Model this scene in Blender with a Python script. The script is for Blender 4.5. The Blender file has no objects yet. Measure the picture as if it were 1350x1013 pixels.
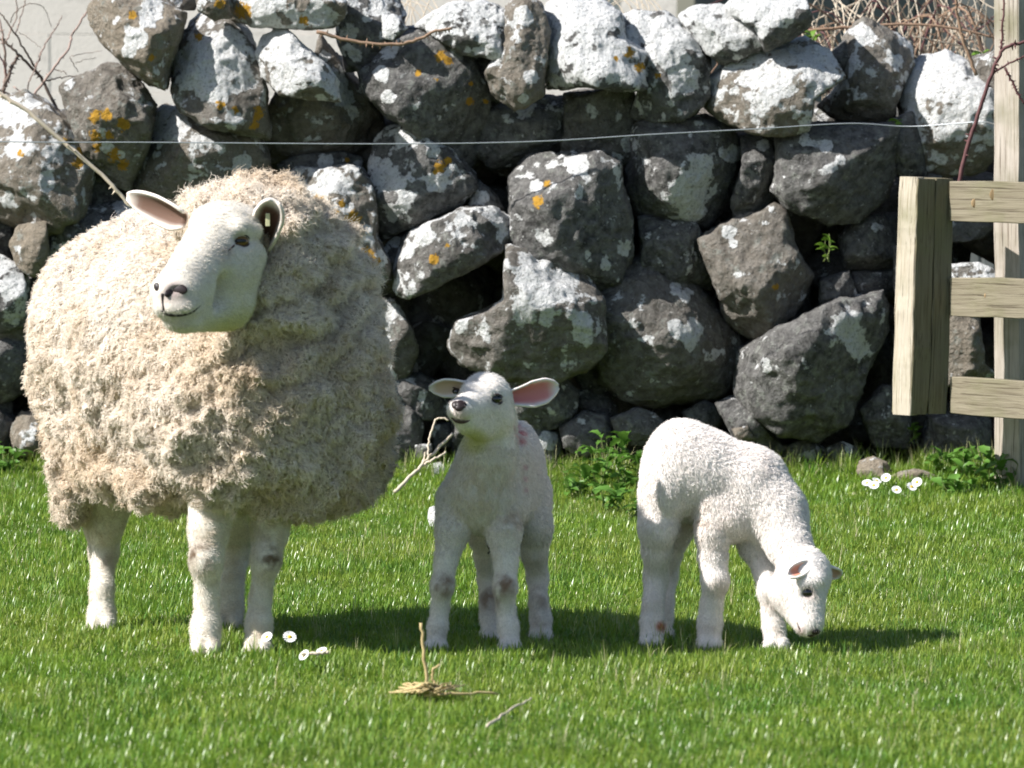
import bpy, math, random
import numpy as np
from mathutils import Vector, Matrix
from mathutils.bvhtree import BVHTree

# ------------------------------------------------------------------ camera, light, exposure
SC = bpy.context.scene
FPX, CAMH, HORIZ = 8400.0, 1.225, 10.0            # focal length (in widths of 1350), eye height, horizon row
PITCH = math.atan((506.5 - HORIZ) / FPX)
cam_d = bpy.data.cameras.new('camera'); cam = bpy.data.objects.new('camera', cam_d)
SC.collection.objects.link(cam); SC.camera = cam
cam.location = (0, 0, CAMH); cam.rotation_euler = (math.pi / 2 - PITCH, 0, 0)
cam_d.sensor_width = 36.0; cam_d.lens = 36.0 * FPX / 1350.0
cam_d.clip_start = 0.5; cam_d.clip_end = 600
cam_d.dof.use_dof = True; cam_d.dof.focus_distance = 13.6; cam_d.dof.aperture_fstop = 11.0

SUN_TO = Vector((-0.70, -0.25, 0.68)).normalized()   # towards the sun: left, high, a little behind the camera
w = bpy.data.worlds.new('World'); SC.world = w; w.use_nodes = True
nt = w.node_tree; nt.nodes.clear()
sky = nt.nodes.new('ShaderNodeTexSky'); sky.sky_type = 'NISHITA'; sky.sun_disc = False
sky.sun_elevation = math.asin(SUN_TO.z); sky.sun_rotation = math.atan2(SUN_TO.x, SUN_TO.y)
bg = nt.nodes.new('ShaderNodeBackground'); bg.inputs[1].default_value = 0.07
wo = nt.nodes.new('ShaderNodeOutputWorld')
nt.links.new(sky.outputs[0], bg.inputs[0]); nt.links.new(bg.outputs[0], wo.inputs[0])
sd = bpy.data.lights.new('sun', 'SUN'); sun = bpy.data.objects.new('sun', sd); SC.collection.objects.link(sun)
sd.energy = 4.8; sd.angle = math.radians(0.55); sd.color = (1.0, 0.965, 0.925)
sun.rotation_euler = SUN_TO.to_track_quat('Z', 'Y').to_euler(); sun.location = (-6, 4, 8)
SC.view_settings.view_transform = 'Standard'; SC.view_settings.look = 'None'
SC.view_settings.gamma = 1; SC.view_settings.use_curve_mapping = False
SC.view_settings.exposure = 0.8
SC.cycles.max_bounces = 6; SC.cycles.diffuse_bounces = 3

random.seed(4); RNG = np.random.default_rng(11)
CF = np.array([0, math.cos(PITCH), -math.sin(PITCH)]); CU = np.array([0, math.sin(PITCH), math.cos(PITCH)])
CR = np.array([1.0, 0, 0]); C0 = np.array([0, 0, CAMH])
def P(u, v, D):
    """point at distance D (world y) seen at photo pixel u, v"""
    d = CF + CR * (u - 675) / FPX - CU * (v - 506.5) / FPX
    return C0 + d * (D / d[1])
def PX(p):
    q = p - C0; z = q @ CF
    return 675 + FPX * (q @ CR) / z, 506.5 - FPX * (q @ CU) / z

# ------------------------------------------------------------------ numpy noise
def _hash(ix, iy, iz, s):
    with np.errstate(over='ignore'):
        h = (ix.astype(np.uint32) * np.uint32(374761393) + iy.astype(np.uint32) * np.uint32(668265263)
             + iz.astype(np.uint32) * np.uint32(2147483647 - 1640531) + np.uint32(s) * np.uint32(1274126177))
        h = (h ^ (h >> np.uint32(13))) * np.uint32(1274126177)
        h = (h ^ (h >> np.uint32(16))) * np.uint32(2246822519)
        h ^= h >> np.uint32(13)
    return h
def vnoise(p, scale, seed=0):
    q = p * scale; i = np.floor(q).astype(np.int64); f = q - i
    f = f * f * f * (f * (f * 6 - 15) + 10); r = 0
    for dx in (0, 1):
        for dy in (0, 1):
            for dz in (0, 1):
                h = _hash(i[:, 0] + dx, i[:, 1] + dy, i[:, 2] + dz, seed) / 4294967295.0
                r = r + h * (f[:, 0] if dx else 1 - f[:, 0]) * (f[:, 1] if dy else 1 - f[:, 1]) * (f[:, 2] if dz else 1 - f[:, 2])
    return r * 2 - 1
def fbm(p, scale, octs=4, seed=0, gain=0.5, ridged=False):
    a, t, r = 1.0, 0.0, 0.0
    for o in range(octs):
        n = vnoise(p, scale * 2 ** o, seed + o * 17)
        if ridged: n = 1 - 2 * np.abs(n)
        r = r + a * n; t += a; a *= gain
    return r / t
def worley(p, scale, seed=0):
    """distance to the nearest cell point and that point (in input units), and its random value"""
    q = p * scale; i = np.floor(q).astype(np.int64)
    best = np.full(len(p), 9.0); bp = np.zeros_like(q); br = np.zeros(len(p)); second = np.full(len(p), 9.0)
    for dx in (-1, 0, 1):
        for dy in (-1, 0, 1):
            for dz in (-1, 0, 1):
                c = [i[:, 0] + dx, i[:, 1] + dy, i[:, 2] + dz]
                o = np.stack([_hash(*c, seed + k) / 4294967295.0 for k in (1, 2, 3)], 1)
                pt = np.stack(c, 1) + o; d = np.linalg.norm(pt - q, axis=1)
                m = d < best
                second = np.where(m, best, np.minimum(second, d))
                best = np.where(m, d, best); bp[m] = pt[m]; br[m] = o[m, 0]
    return best, bp / scale, br, second
def sstep(a, b, x):
    t = np.clip((x - a) / (b - a), 0, 1); return t * t * (3 - 2 * t)

# ------------------------------------------------------------------ object helpers
def link(o): SC.collection.objects.link(o); return o
def tag(o, label=None, cat=None, group=None, kind=None):
    for k, v in (('label', label), ('category', cat), ('group', group), ('kind', kind)):
        if v: o[k] = v
    return o
def empty(name, loc, label, cat, group=None):
    o = link(bpy.data.objects.new(name, None)); o.location = tuple(loc); o.empty_display_size = 0.05
    return tag(o, label, cat, group)
def mesh_obj(name, V, F, mat, parent=None, smooth=True, attrs=None, colattrs=None, origin=None):
    """V world coordinates (n,3); F array (m,3|4) or list; origin: where the object's own zero lies"""
    V = np.asarray(V, dtype=np.float64)
    o0 = np.array(origin if origin is not None else (V.mean(0) if parent is None else parent.matrix_world.translation), dtype=float)
    if parent is not None and origin is None: o0 = np.array(parent.location)
    me = bpy.data.meshes.new(name)
    if isinstance(F, np.ndarray):
        k = F.shape[1]; me.vertices.add(len(V)); me.vertices.foreach_set('co', (V - o0).astype(np.float32).ravel())
        me.loops.add(F.size); me.polygons.add(len(F))
        me.polygons.foreach_set('loop_start', np.arange(0, F.size, k, dtype=np.int32))
        me.loops.foreach_set('vertex_index', F.astype(np.int32).ravel())
        me.update(calc_edges=True)
    else:
        me.from_pydata((V - o0).tolist(), [], F); me.update()
    me.polygons.foreach_set('use_smooth', np.full(len(me.polygons), bool(smooth)))
    for k, a in (attrs or {}).items():
        t = me.attributes.new(k, 'FLOAT', 'POINT'); t.data.foreach_set('value', np.asarray(a, dtype=np.float32))
    for k, a in (colattrs or {}).items():
        t = me.attributes.new(k, 'FLOAT_COLOR', 'POINT')
        t.data.foreach_set('color', np.c_[a, np.ones(len(a))].astype(np.float32).ravel())
    if mat is not None: me.materials.append(mat)
    ob = link(bpy.data.objects.new(name, me))
    if parent is not None:
        ob.parent = parent; ob.location = tuple(o0 - np.array(parent.location)) if origin is not None else (0, 0, 0)
    else: ob.location = tuple(o0)
    return ob
def tube_geo(pts, rad, seg=6, caps=True):
    pts = np.asarray(pts, float); rad = np.broadcast_to(np.asarray(rad, float), (len(pts),))
    T = np.gradient(pts, axis=0); T /= np.linalg.norm(T, axis=1)[:, None] + 1e-12
    ref = np.array([0, 0, 1.0]) if abs(T[0][2]) < 0.9 else np.array([1.0, 0, 0])
    V = []; a = np.linspace(0, 2 * np.pi, seg, endpoint=False)
    for i in range(len(pts)):
        n = np.cross(T[i], ref); n /= np.linalg.norm(n) + 1e-12; b = np.cross(T[i], n); ref = np.cross(n, T[i])
        ref = b if False else ref
        V.append(pts[i] + rad[i] * (np.cos(a)[:, None] * n + np.sin(a)[:, None] * b))
    V = np.concatenate(V); F = []
    for i in range(len(pts) - 1):
        for j in range(seg):
            k = (j + 1) % seg; F.append((i * seg + j, i * seg + k, (i + 1) * seg + k, (i + 1) * seg + j))
    if caps: F.append(tuple(range(seg))[::-1]); F.append(tuple(range((len(pts) - 1) * seg, len(pts) * seg)))
    return V, F
def spline(pts, n):
    """Catmull-Rom through pts"""
    p = np.asarray(pts, float); p = np.concatenate([[2 * p[0] - p[1]], p, [2 * p[-1] - p[-2]]]); out = []
    t = np.linspace(0, len(p) - 3, n)
    for s in t:
        i = min(int(s), len(p) - 4); f = s - i
        a, b, c, d = p[i:i + 4]
        out.append(0.5 * ((2 * b) + (-a + c) * f + (2 * a - 5 * b + 4 * c - d) * f * f + (-a + 3 * b - 3 * c + d) * f ** 3))
    return np.array(out)
class Geo:
    def __init__(s): s.V = []; s.F = []; s.n = 0
    def add(s, V, F):
        s.V.append(np.asarray(V)); s.F += [tuple(int(i) + s.n for i in f) for f in F]; s.n += len(V)
    def tube(s, pts, rad, seg=6): s.add(*tube_geo(pts, rad, seg))
    def build(s, name, mat, parent=None, **k): return mesh_obj(name, np.concatenate(s.V), s.F, mat, parent, **k)
def hair_obj(name, pts, radius, mat, parent, col=None, taper=True):
    """pts (n, k, 3) world coordinates -> curves object, child of parent"""
    n, k, _ = pts.shape
    hc = bpy.data.hair_curves.new(name); hc.add_curves([k] * n)
    o0 = np.array(parent.location)
    hc.attributes['position'].data.foreach_set('vector', (pts - o0).astype(np.float32).ravel())
    r = np.broadcast_to(np.asarray(radius, dtype=float).reshape(-1, 1), (n, k)) * (np.linspace(1, 0.25, k) if taper else 1)
    a = hc.attributes.get('radius') or hc.attributes.new('radius', 'FLOAT', 'POINT')
    a.data.foreach_set('value', r.astype(np.float32).ravel())
    if col is not None:
        c = hc.attributes.new('tint', 'FLOAT_COLOR', 'POINT')
        cc = np.repeat(np.c_[col, np.ones(n)][:, None, :], k, 1)
        c.data.foreach_set('color', cc.astype(np.float32).ravel())
    hc.materials.append(mat)
    ob = link(bpy.data.objects.new(name, hc)); ob.parent = parent
    return ob

# ------------------------------------------------------------------ material helper
class M:
    def __init__(s, name):
        s.m = bpy.data.materials.new(name); s.m.use_nodes = True; s.t = s.m.node_tree
        s.b = s.t.nodes['Principled BSDF']; s.b.inputs['Specular IOR Level'].default_value = 0.3
    def n(s, typ, **k):
        x = s.t.nodes.new(typ)
        for a, v in k.items():
            if a.startswith('_'): setattr(x, a[1:], v)
        return x
    def put(s, sock, v):
        if isinstance(v, bpy.types.NodeSocket): s.t.links.new(v, sock)
        elif isinstance(v, (tuple, list)) and len(v) == 3 and len(sock.default_value) == 4: sock.default_value = (*v, 1)
        else: sock.default_value = v
    def pos(s):  return s.n('ShaderNodeNewGeometry').outputs['Position']
    def obj(s):  return s.n('ShaderNodeTexCoord').outputs['Object']
    def attr(s, name, out='Fac', typ='GEOMETRY'):
        x = s.n('ShaderNodeAttribute'); x.attribute_name = name; x.attribute_type = typ; return x.outputs[out]
    def noise(s, vec, scale, detail=4, rough=0.55, dist=0.0, out=0):
        x = s.n('ShaderNodeTexNoise'); s.put(x.inputs['Vector'], vec); x.inputs['Scale'].default_value = scale
        x.inputs['Detail'].default_value = detail; x.inputs['Roughness'].default_value = rough
        x.inputs['Distortion'].default_value = dist; return x.outputs[out]
    def vor(s, vec, scale, feat='F1', out='Distance'):
        x = s.n('ShaderNodeTexVoronoi'); x.feature = feat; s.put(x.inputs['Vector'], vec); x.inputs['Scale'].default_value = scale
        return x.outputs[out]
    def map(s, v, a, b, c=0.0, d=1.0):
        x = s.n('ShaderNodeMapRange'); s.put(x.inputs[0], v)
        for i, k in enumerate((a, b, c, d)): x.inputs[i + 1].default_value = k
        return x.outputs[0]
    def math(s, op, a, b=0.0, clamp=False):
        x = s.n('ShaderNodeMath'); x.operation = op; x.use_clamp = clamp; s.put(x.inputs[0], a); s.put(x.inputs[1], b); return x.outputs[0]
    def mix(s, f, a, b, mode='MIX'):
        x = s.n('ShaderNodeMix'); x.data_type = 'RGBA'; x.blend_type = mode
        s.put(x.inputs[0], f); s.put(x.inputs[6], a); s.put(x.inputs[7], b); return x.outputs[2]
    def scalevec(s, v, sc):
        x = s.n('ShaderNodeMapping'); s.put(x.inputs[0], v); x.inputs['Scale'].default_value = sc; return x.outputs[0]
    def bump(s, h, strength=0.4, dist=0.004, normal=None):
        x = s.n('ShaderNodeBump'); x.inputs['Strength'].default_value = strength; x.inputs['Distance'].default_value = dist
        s.put(x.inputs['Height'], h)
        if normal is not None: s.put(x.inputs['Normal'], normal)
        return x.outputs[0]
    def done(s, col=None, rough=None, normal=None, **k):
        if col is not None: s.put(s.b.inputs['Base Color'], col)
        if rough is not None: s.put(s.b.inputs['Roughness'], rough)
        if normal is not None: s.put(s.b.inputs['Normal'], normal)
        for a, v in k.items(): s.put(s.b.inputs[a.replace('_', ' ')], v)
        return s.m

# stone: weathered basalt with crusts of white and orange lichen where the vertex masks say so
def stone_mat():
    m = M('lichened_basalt'); p = m.pos()
    n1 = m.noise(p, 9, 5); n2 = m.noise(p, 45, 6, 0.65); n3 = m.noise(p, 160, 4, 0.7)
    crk = m.map(m.vor(m.mix(.12, p, m.noise(p, 14, 4, out=1)), 11, 'DISTANCE_TO_EDGE'), 0, .016, .35, 1)
    base = m.mix(m.map(n1, .35, .65), (.050, .048, .046), (.13, .125, .118))
    base = m.mix(m.map(n2, .38, .66), base, (.225, .22, .21))
    base = m.mix(m.map(m.attr('tan'), 0, 1), base, m.mix(n2, (.20, .16, .11), (.42, .36, .28)))
    pits = m.map(n3, .30, .44, 0.55, 1.0)
    base = m.mix(1.0, base, pits, 'MULTIPLY')
    # grey-green crust and pale freckles everywhere
    g = m.map(m.noise(p, 26, 6, .7), .56, .63)
    base = m.mix(m.math('MULTIPLY', g, .75), base, (.27, .28, .25))
    fr = m.map(m.noise(p, 85, 3, .6), .655, .70)
    base = m.mix(m.math('MULTIPLY', fr, .7), base, (.50, .50, .47))
    edge = m.math('SUBTRACT', m.noise(p, 20, 7, .60), 0.5)
    base = m.mix(m.map(n1, .45, .60), base, m.mix(1.0, base, crk, 'MULTIPLY'))
    w_ = m.math('ADD', m.attr('lich'), m.math('MULTIPLY', edge, 3.0))
    w_ = m.math('ADD', w_, m.math('MULTIPLY', m.math('SUBTRACT', m.noise(p, 8, 3), .5), 1.3))
    wm = m.map(w_, .46, .55)
    hole = m.map(m.noise(p, 120, 4, .7), .36, .47, .35, 1.0)
    white = m.mix(m.noise(p, 55, 4, .7), (.50, .51, .50), (.86, .86, .85))
    base = m.mix(m.math('MULTIPLY', wm, hole), base, white)
    o_ = m.map(m.math('ADD', m.attr('orng'), m.math('MULTIPLY', m.math('SUBTRACT', m.noise(p, 75, 5, .7), .5), 2.4)), .50, .58)
    base = m.mix(o_, base, m.mix(n3, (.34, .16, .012), (.60, .36, .05)))
    h = m.math('ADD', m.math('MULTIPLY', n2, .9), m.math('MULTIPLY', n3, .5))
    h = m.math('ADD', h, m.math('MULTIPLY', wm, .10))
    nrm = m.bump(h, 1.0, .017)
    return m.done(base, .88, nrm)
MAT_STONE = stone_mat()

# ------------------------------------------------------------------ stones
def icosphere(sub):
    t = (1 + 5 ** .5) / 2
    V = [(-1, t, 0), (1, t, 0), (-1, -t, 0), (1, -t, 0), (0, -1, t), (0, 1, t), (0, -1, -t), (0, 1, -t), (t, 0, -1), (t, 0, 1), (-t, 0, -1), (-t, 0, 1)]
    V = np.array(V, float); V /= np.linalg.norm(V[0])
    F = np.array([(0, 11, 5), (0, 5, 1), (0, 1, 7), (0, 7, 10), (0, 10, 11), (1, 5, 9), (5, 11, 4), (11, 10, 2), (10, 7, 6), (7, 1, 8),
                  (3, 9, 4), (3, 4, 2), (3, 2, 6), (3, 6, 8), (3, 8, 9), (4, 9, 5), (2, 4, 11), (6, 2, 10), (8, 6, 7), (9, 8, 1)])
    for _ in range(sub):
        E = np.sort(np.concatenate([F[:, [0, 1]], F[:, [1, 2]], F[:, [2, 0]]]), axis=1)
        U, inv = np.unique(E, axis=0, return_inverse=True); inv = inv.ravel()
        mid = V[U].mean(axis=1); mid /= np.linalg.norm(mid, axis=1)[:, None]
        a, b, c = (inv[i * len(F):(i + 1) * len(F)] + len(V) for i in range(3))
        F = np.concatenate([np.c_[F[:, 0], a, c], np.c_[F[:, 1], b, a], np.c_[F[:, 2], c, b], np.c_[a, b, c]])
        V = np.concatenate([V, mid])
    return V, F
ICO = {k: icosphere(k) for k in (2, 3, 4, 5)}
def rock_geo(poly3, thick, seed, tilt=(0, 0), sub=4, pw=9.0, rough=1.0, facets=7):
    """poly3: outline in the wall plane, (n,2) x,z relative to the centre; returns local verts, faces"""
    D, F = ICO[sub]; rg = np.random.default_rng(seed)
    th = np.arctan2(D[:, 2], D[:, 0])
    a, b = poly3, np.roll(poly3, -1, axis=0)
    dirs = np.stack([np.cos(th), np.sin(th)], 1)
    # distance to the outline along each direction
    rho = np.full(len(D), np.inf)
    for p0, p1 in zip(a, b):
        e = p1 - p0; den = dirs[:, 0] * e[1] - dirs[:, 1] * e[0]
        den = np.where(np.abs(den) < 1e-12, 1e-12, den)
        t = (p0[0] * e[1] - p0[1] * e[0]) / den
        s = (p0[0] * dirs[:, 1] - p0[1] * dirs[:, 0]) / den
        ok = (t > 0) & (s >= -1e-6) & (s <= 1 + 1e-6)
        rho = np.where(ok & (t < rho), t, rho)
    rad = np.sqrt(np.abs(np.sum(a[:, 0] * b[:, 1] - a[:, 1] * b[:, 0])) / 2 / np.pi)
    rho = np.where(np.isfinite(rho), rho, rad)
    hz = np.hypot(D[:, 0], D[:, 2])
    g = hz / rho
    acc = g ** pw
    n0 = np.array([tilt[0], -1, tilt[1]], float); n0 /= np.linalg.norm(n0)
    acc += np.maximum(D @ n0 / (thick * .88), 0) ** pw
    for k in range(facets):
        ang = rg.uniform(0, 2 * np.pi); el = math.radians(rg.uniform(28, 62))
        n = n0 * math.cos(el) + (np.array([math.cos(ang), 0, math.sin(ang)])) * math.sin(el); n /= np.linalg.norm(n)
        # support of the un-chamfered body in direction n, then cut below it
        c = np.max((D / ((g ** pw + np.maximum(D @ n0 / (thick * .88), 0) ** pw) ** (1 / pw) + 1e-6)[:, None])[(D[:, 1] < .3)] @ n)
        acc += np.maximum(D @ n / (c * rg.uniform(.60, .88)), 0) ** pw
    for k in range(4):
        n = np.array([rg.normal() * .5, 1, rg.normal() * .5]); n /= np.linalg.norm(n)
        acc += np.maximum(D @ n / (thick * rg.uniform(.8, 1.1)), 0) ** pw
    r = acc ** (-1 / pw)
    V = D * r[:, None]
    so = rg.uniform(-50, 50, 3)
    q = V + so
    nz = fbm(q, 1.6 / rad, 2, seed) * .10 + fbm(q, 3.6 / rad, 5, seed + 5, ridged=True) * .068 + fbm(q, 60, 3, seed + 9) * .012 * (0.09 / rad)
    V = V * (1 + nz * rough)[:, None]
    return V, F
STONE_ID = 0
def stone(parent, poly, face, w=0.15, t=(0, 0), W=(), O=(), tan=0.0, dd=0.0, th=None, sub=None, pw=22, facets=11, seed=None, rough=1.0):
    """poly in photo pixels on the wall face at depth `face`; W/O lichen colonies (u, v, r)"""
    global STONE_ID; STONE_ID += 1; seed = STONE_ID * 7 + 3 if seed is None else seed
    poly = np.array(poly, float)
    a, b = poly, np.roll(poly, -1, axis=0); cr = a[:, 0] * b[:, 1] - b[:, 0] * a[:, 1]; A = cr.sum() / 2
    cu = ((a[:, 0] + b[:, 0]) * cr).sum() / (6 * A); cv = ((a[:, 1] + b[:, 1]) * cr).sum() / (6 * A)
    y = face + dd; c = P(cu, cv, y)
    loc = np.array([P(u, v, y) for u, v in poly])[:, [0, 2]] - c[[0, 2]]
    ext = loc.max(0) - loc.min(0); thick = th or 0.46 * min(ext) + .12 * max(ext)
    if sub is None: sub = 5 if abs(A) > 5200 else 4
    if abs(A) < 500: sub = 3
    loc = loc * 1.045
    V, F = rock_geo(loc, thick, seed, t, sub, pw, rough, facets)
    V = V + c + np.array([0, thick * .55, 0])
    me_n = np.zeros_like(V); fn = np.cross(V[F[:, 1]] - V[F[:, 0]], V[F[:, 2]] - V[F[:, 0]])
    for k in range(3): np.add.at(me_n, F[:, k], fn)
    me_n /= np.linalg.norm(me_n, axis=1)[:, None] + 1e-12
    uu, vv = PX(V); front = me_n[:, 1] < .35
    li = w * .62 + .42 * w * np.clip(me_n[:, 2] * 1.0 - me_n[:, 0] * .35, -1, 1)
    for (u, v, r) in W:
        d = np.hypot(uu - u, vv - v) / r
        li = np.where(front, np.maximum(li, 1.15 - .65 * d ** 1.6), li)
    og = np.full(len(V), -.8)
    for (u, v, r) in O:
        d = np.hypot(uu - u, vv - v) / r
        og = np.where(front, np.maximum(og, 1.0 - .6 * d ** 1.5), og)
    return mesh_obj('stone', V, F, MAT_STONE, parent, attrs={'lich': li, 'orng': og, 'tan': np.full(len(V), tan)}, origin=c)
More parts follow.
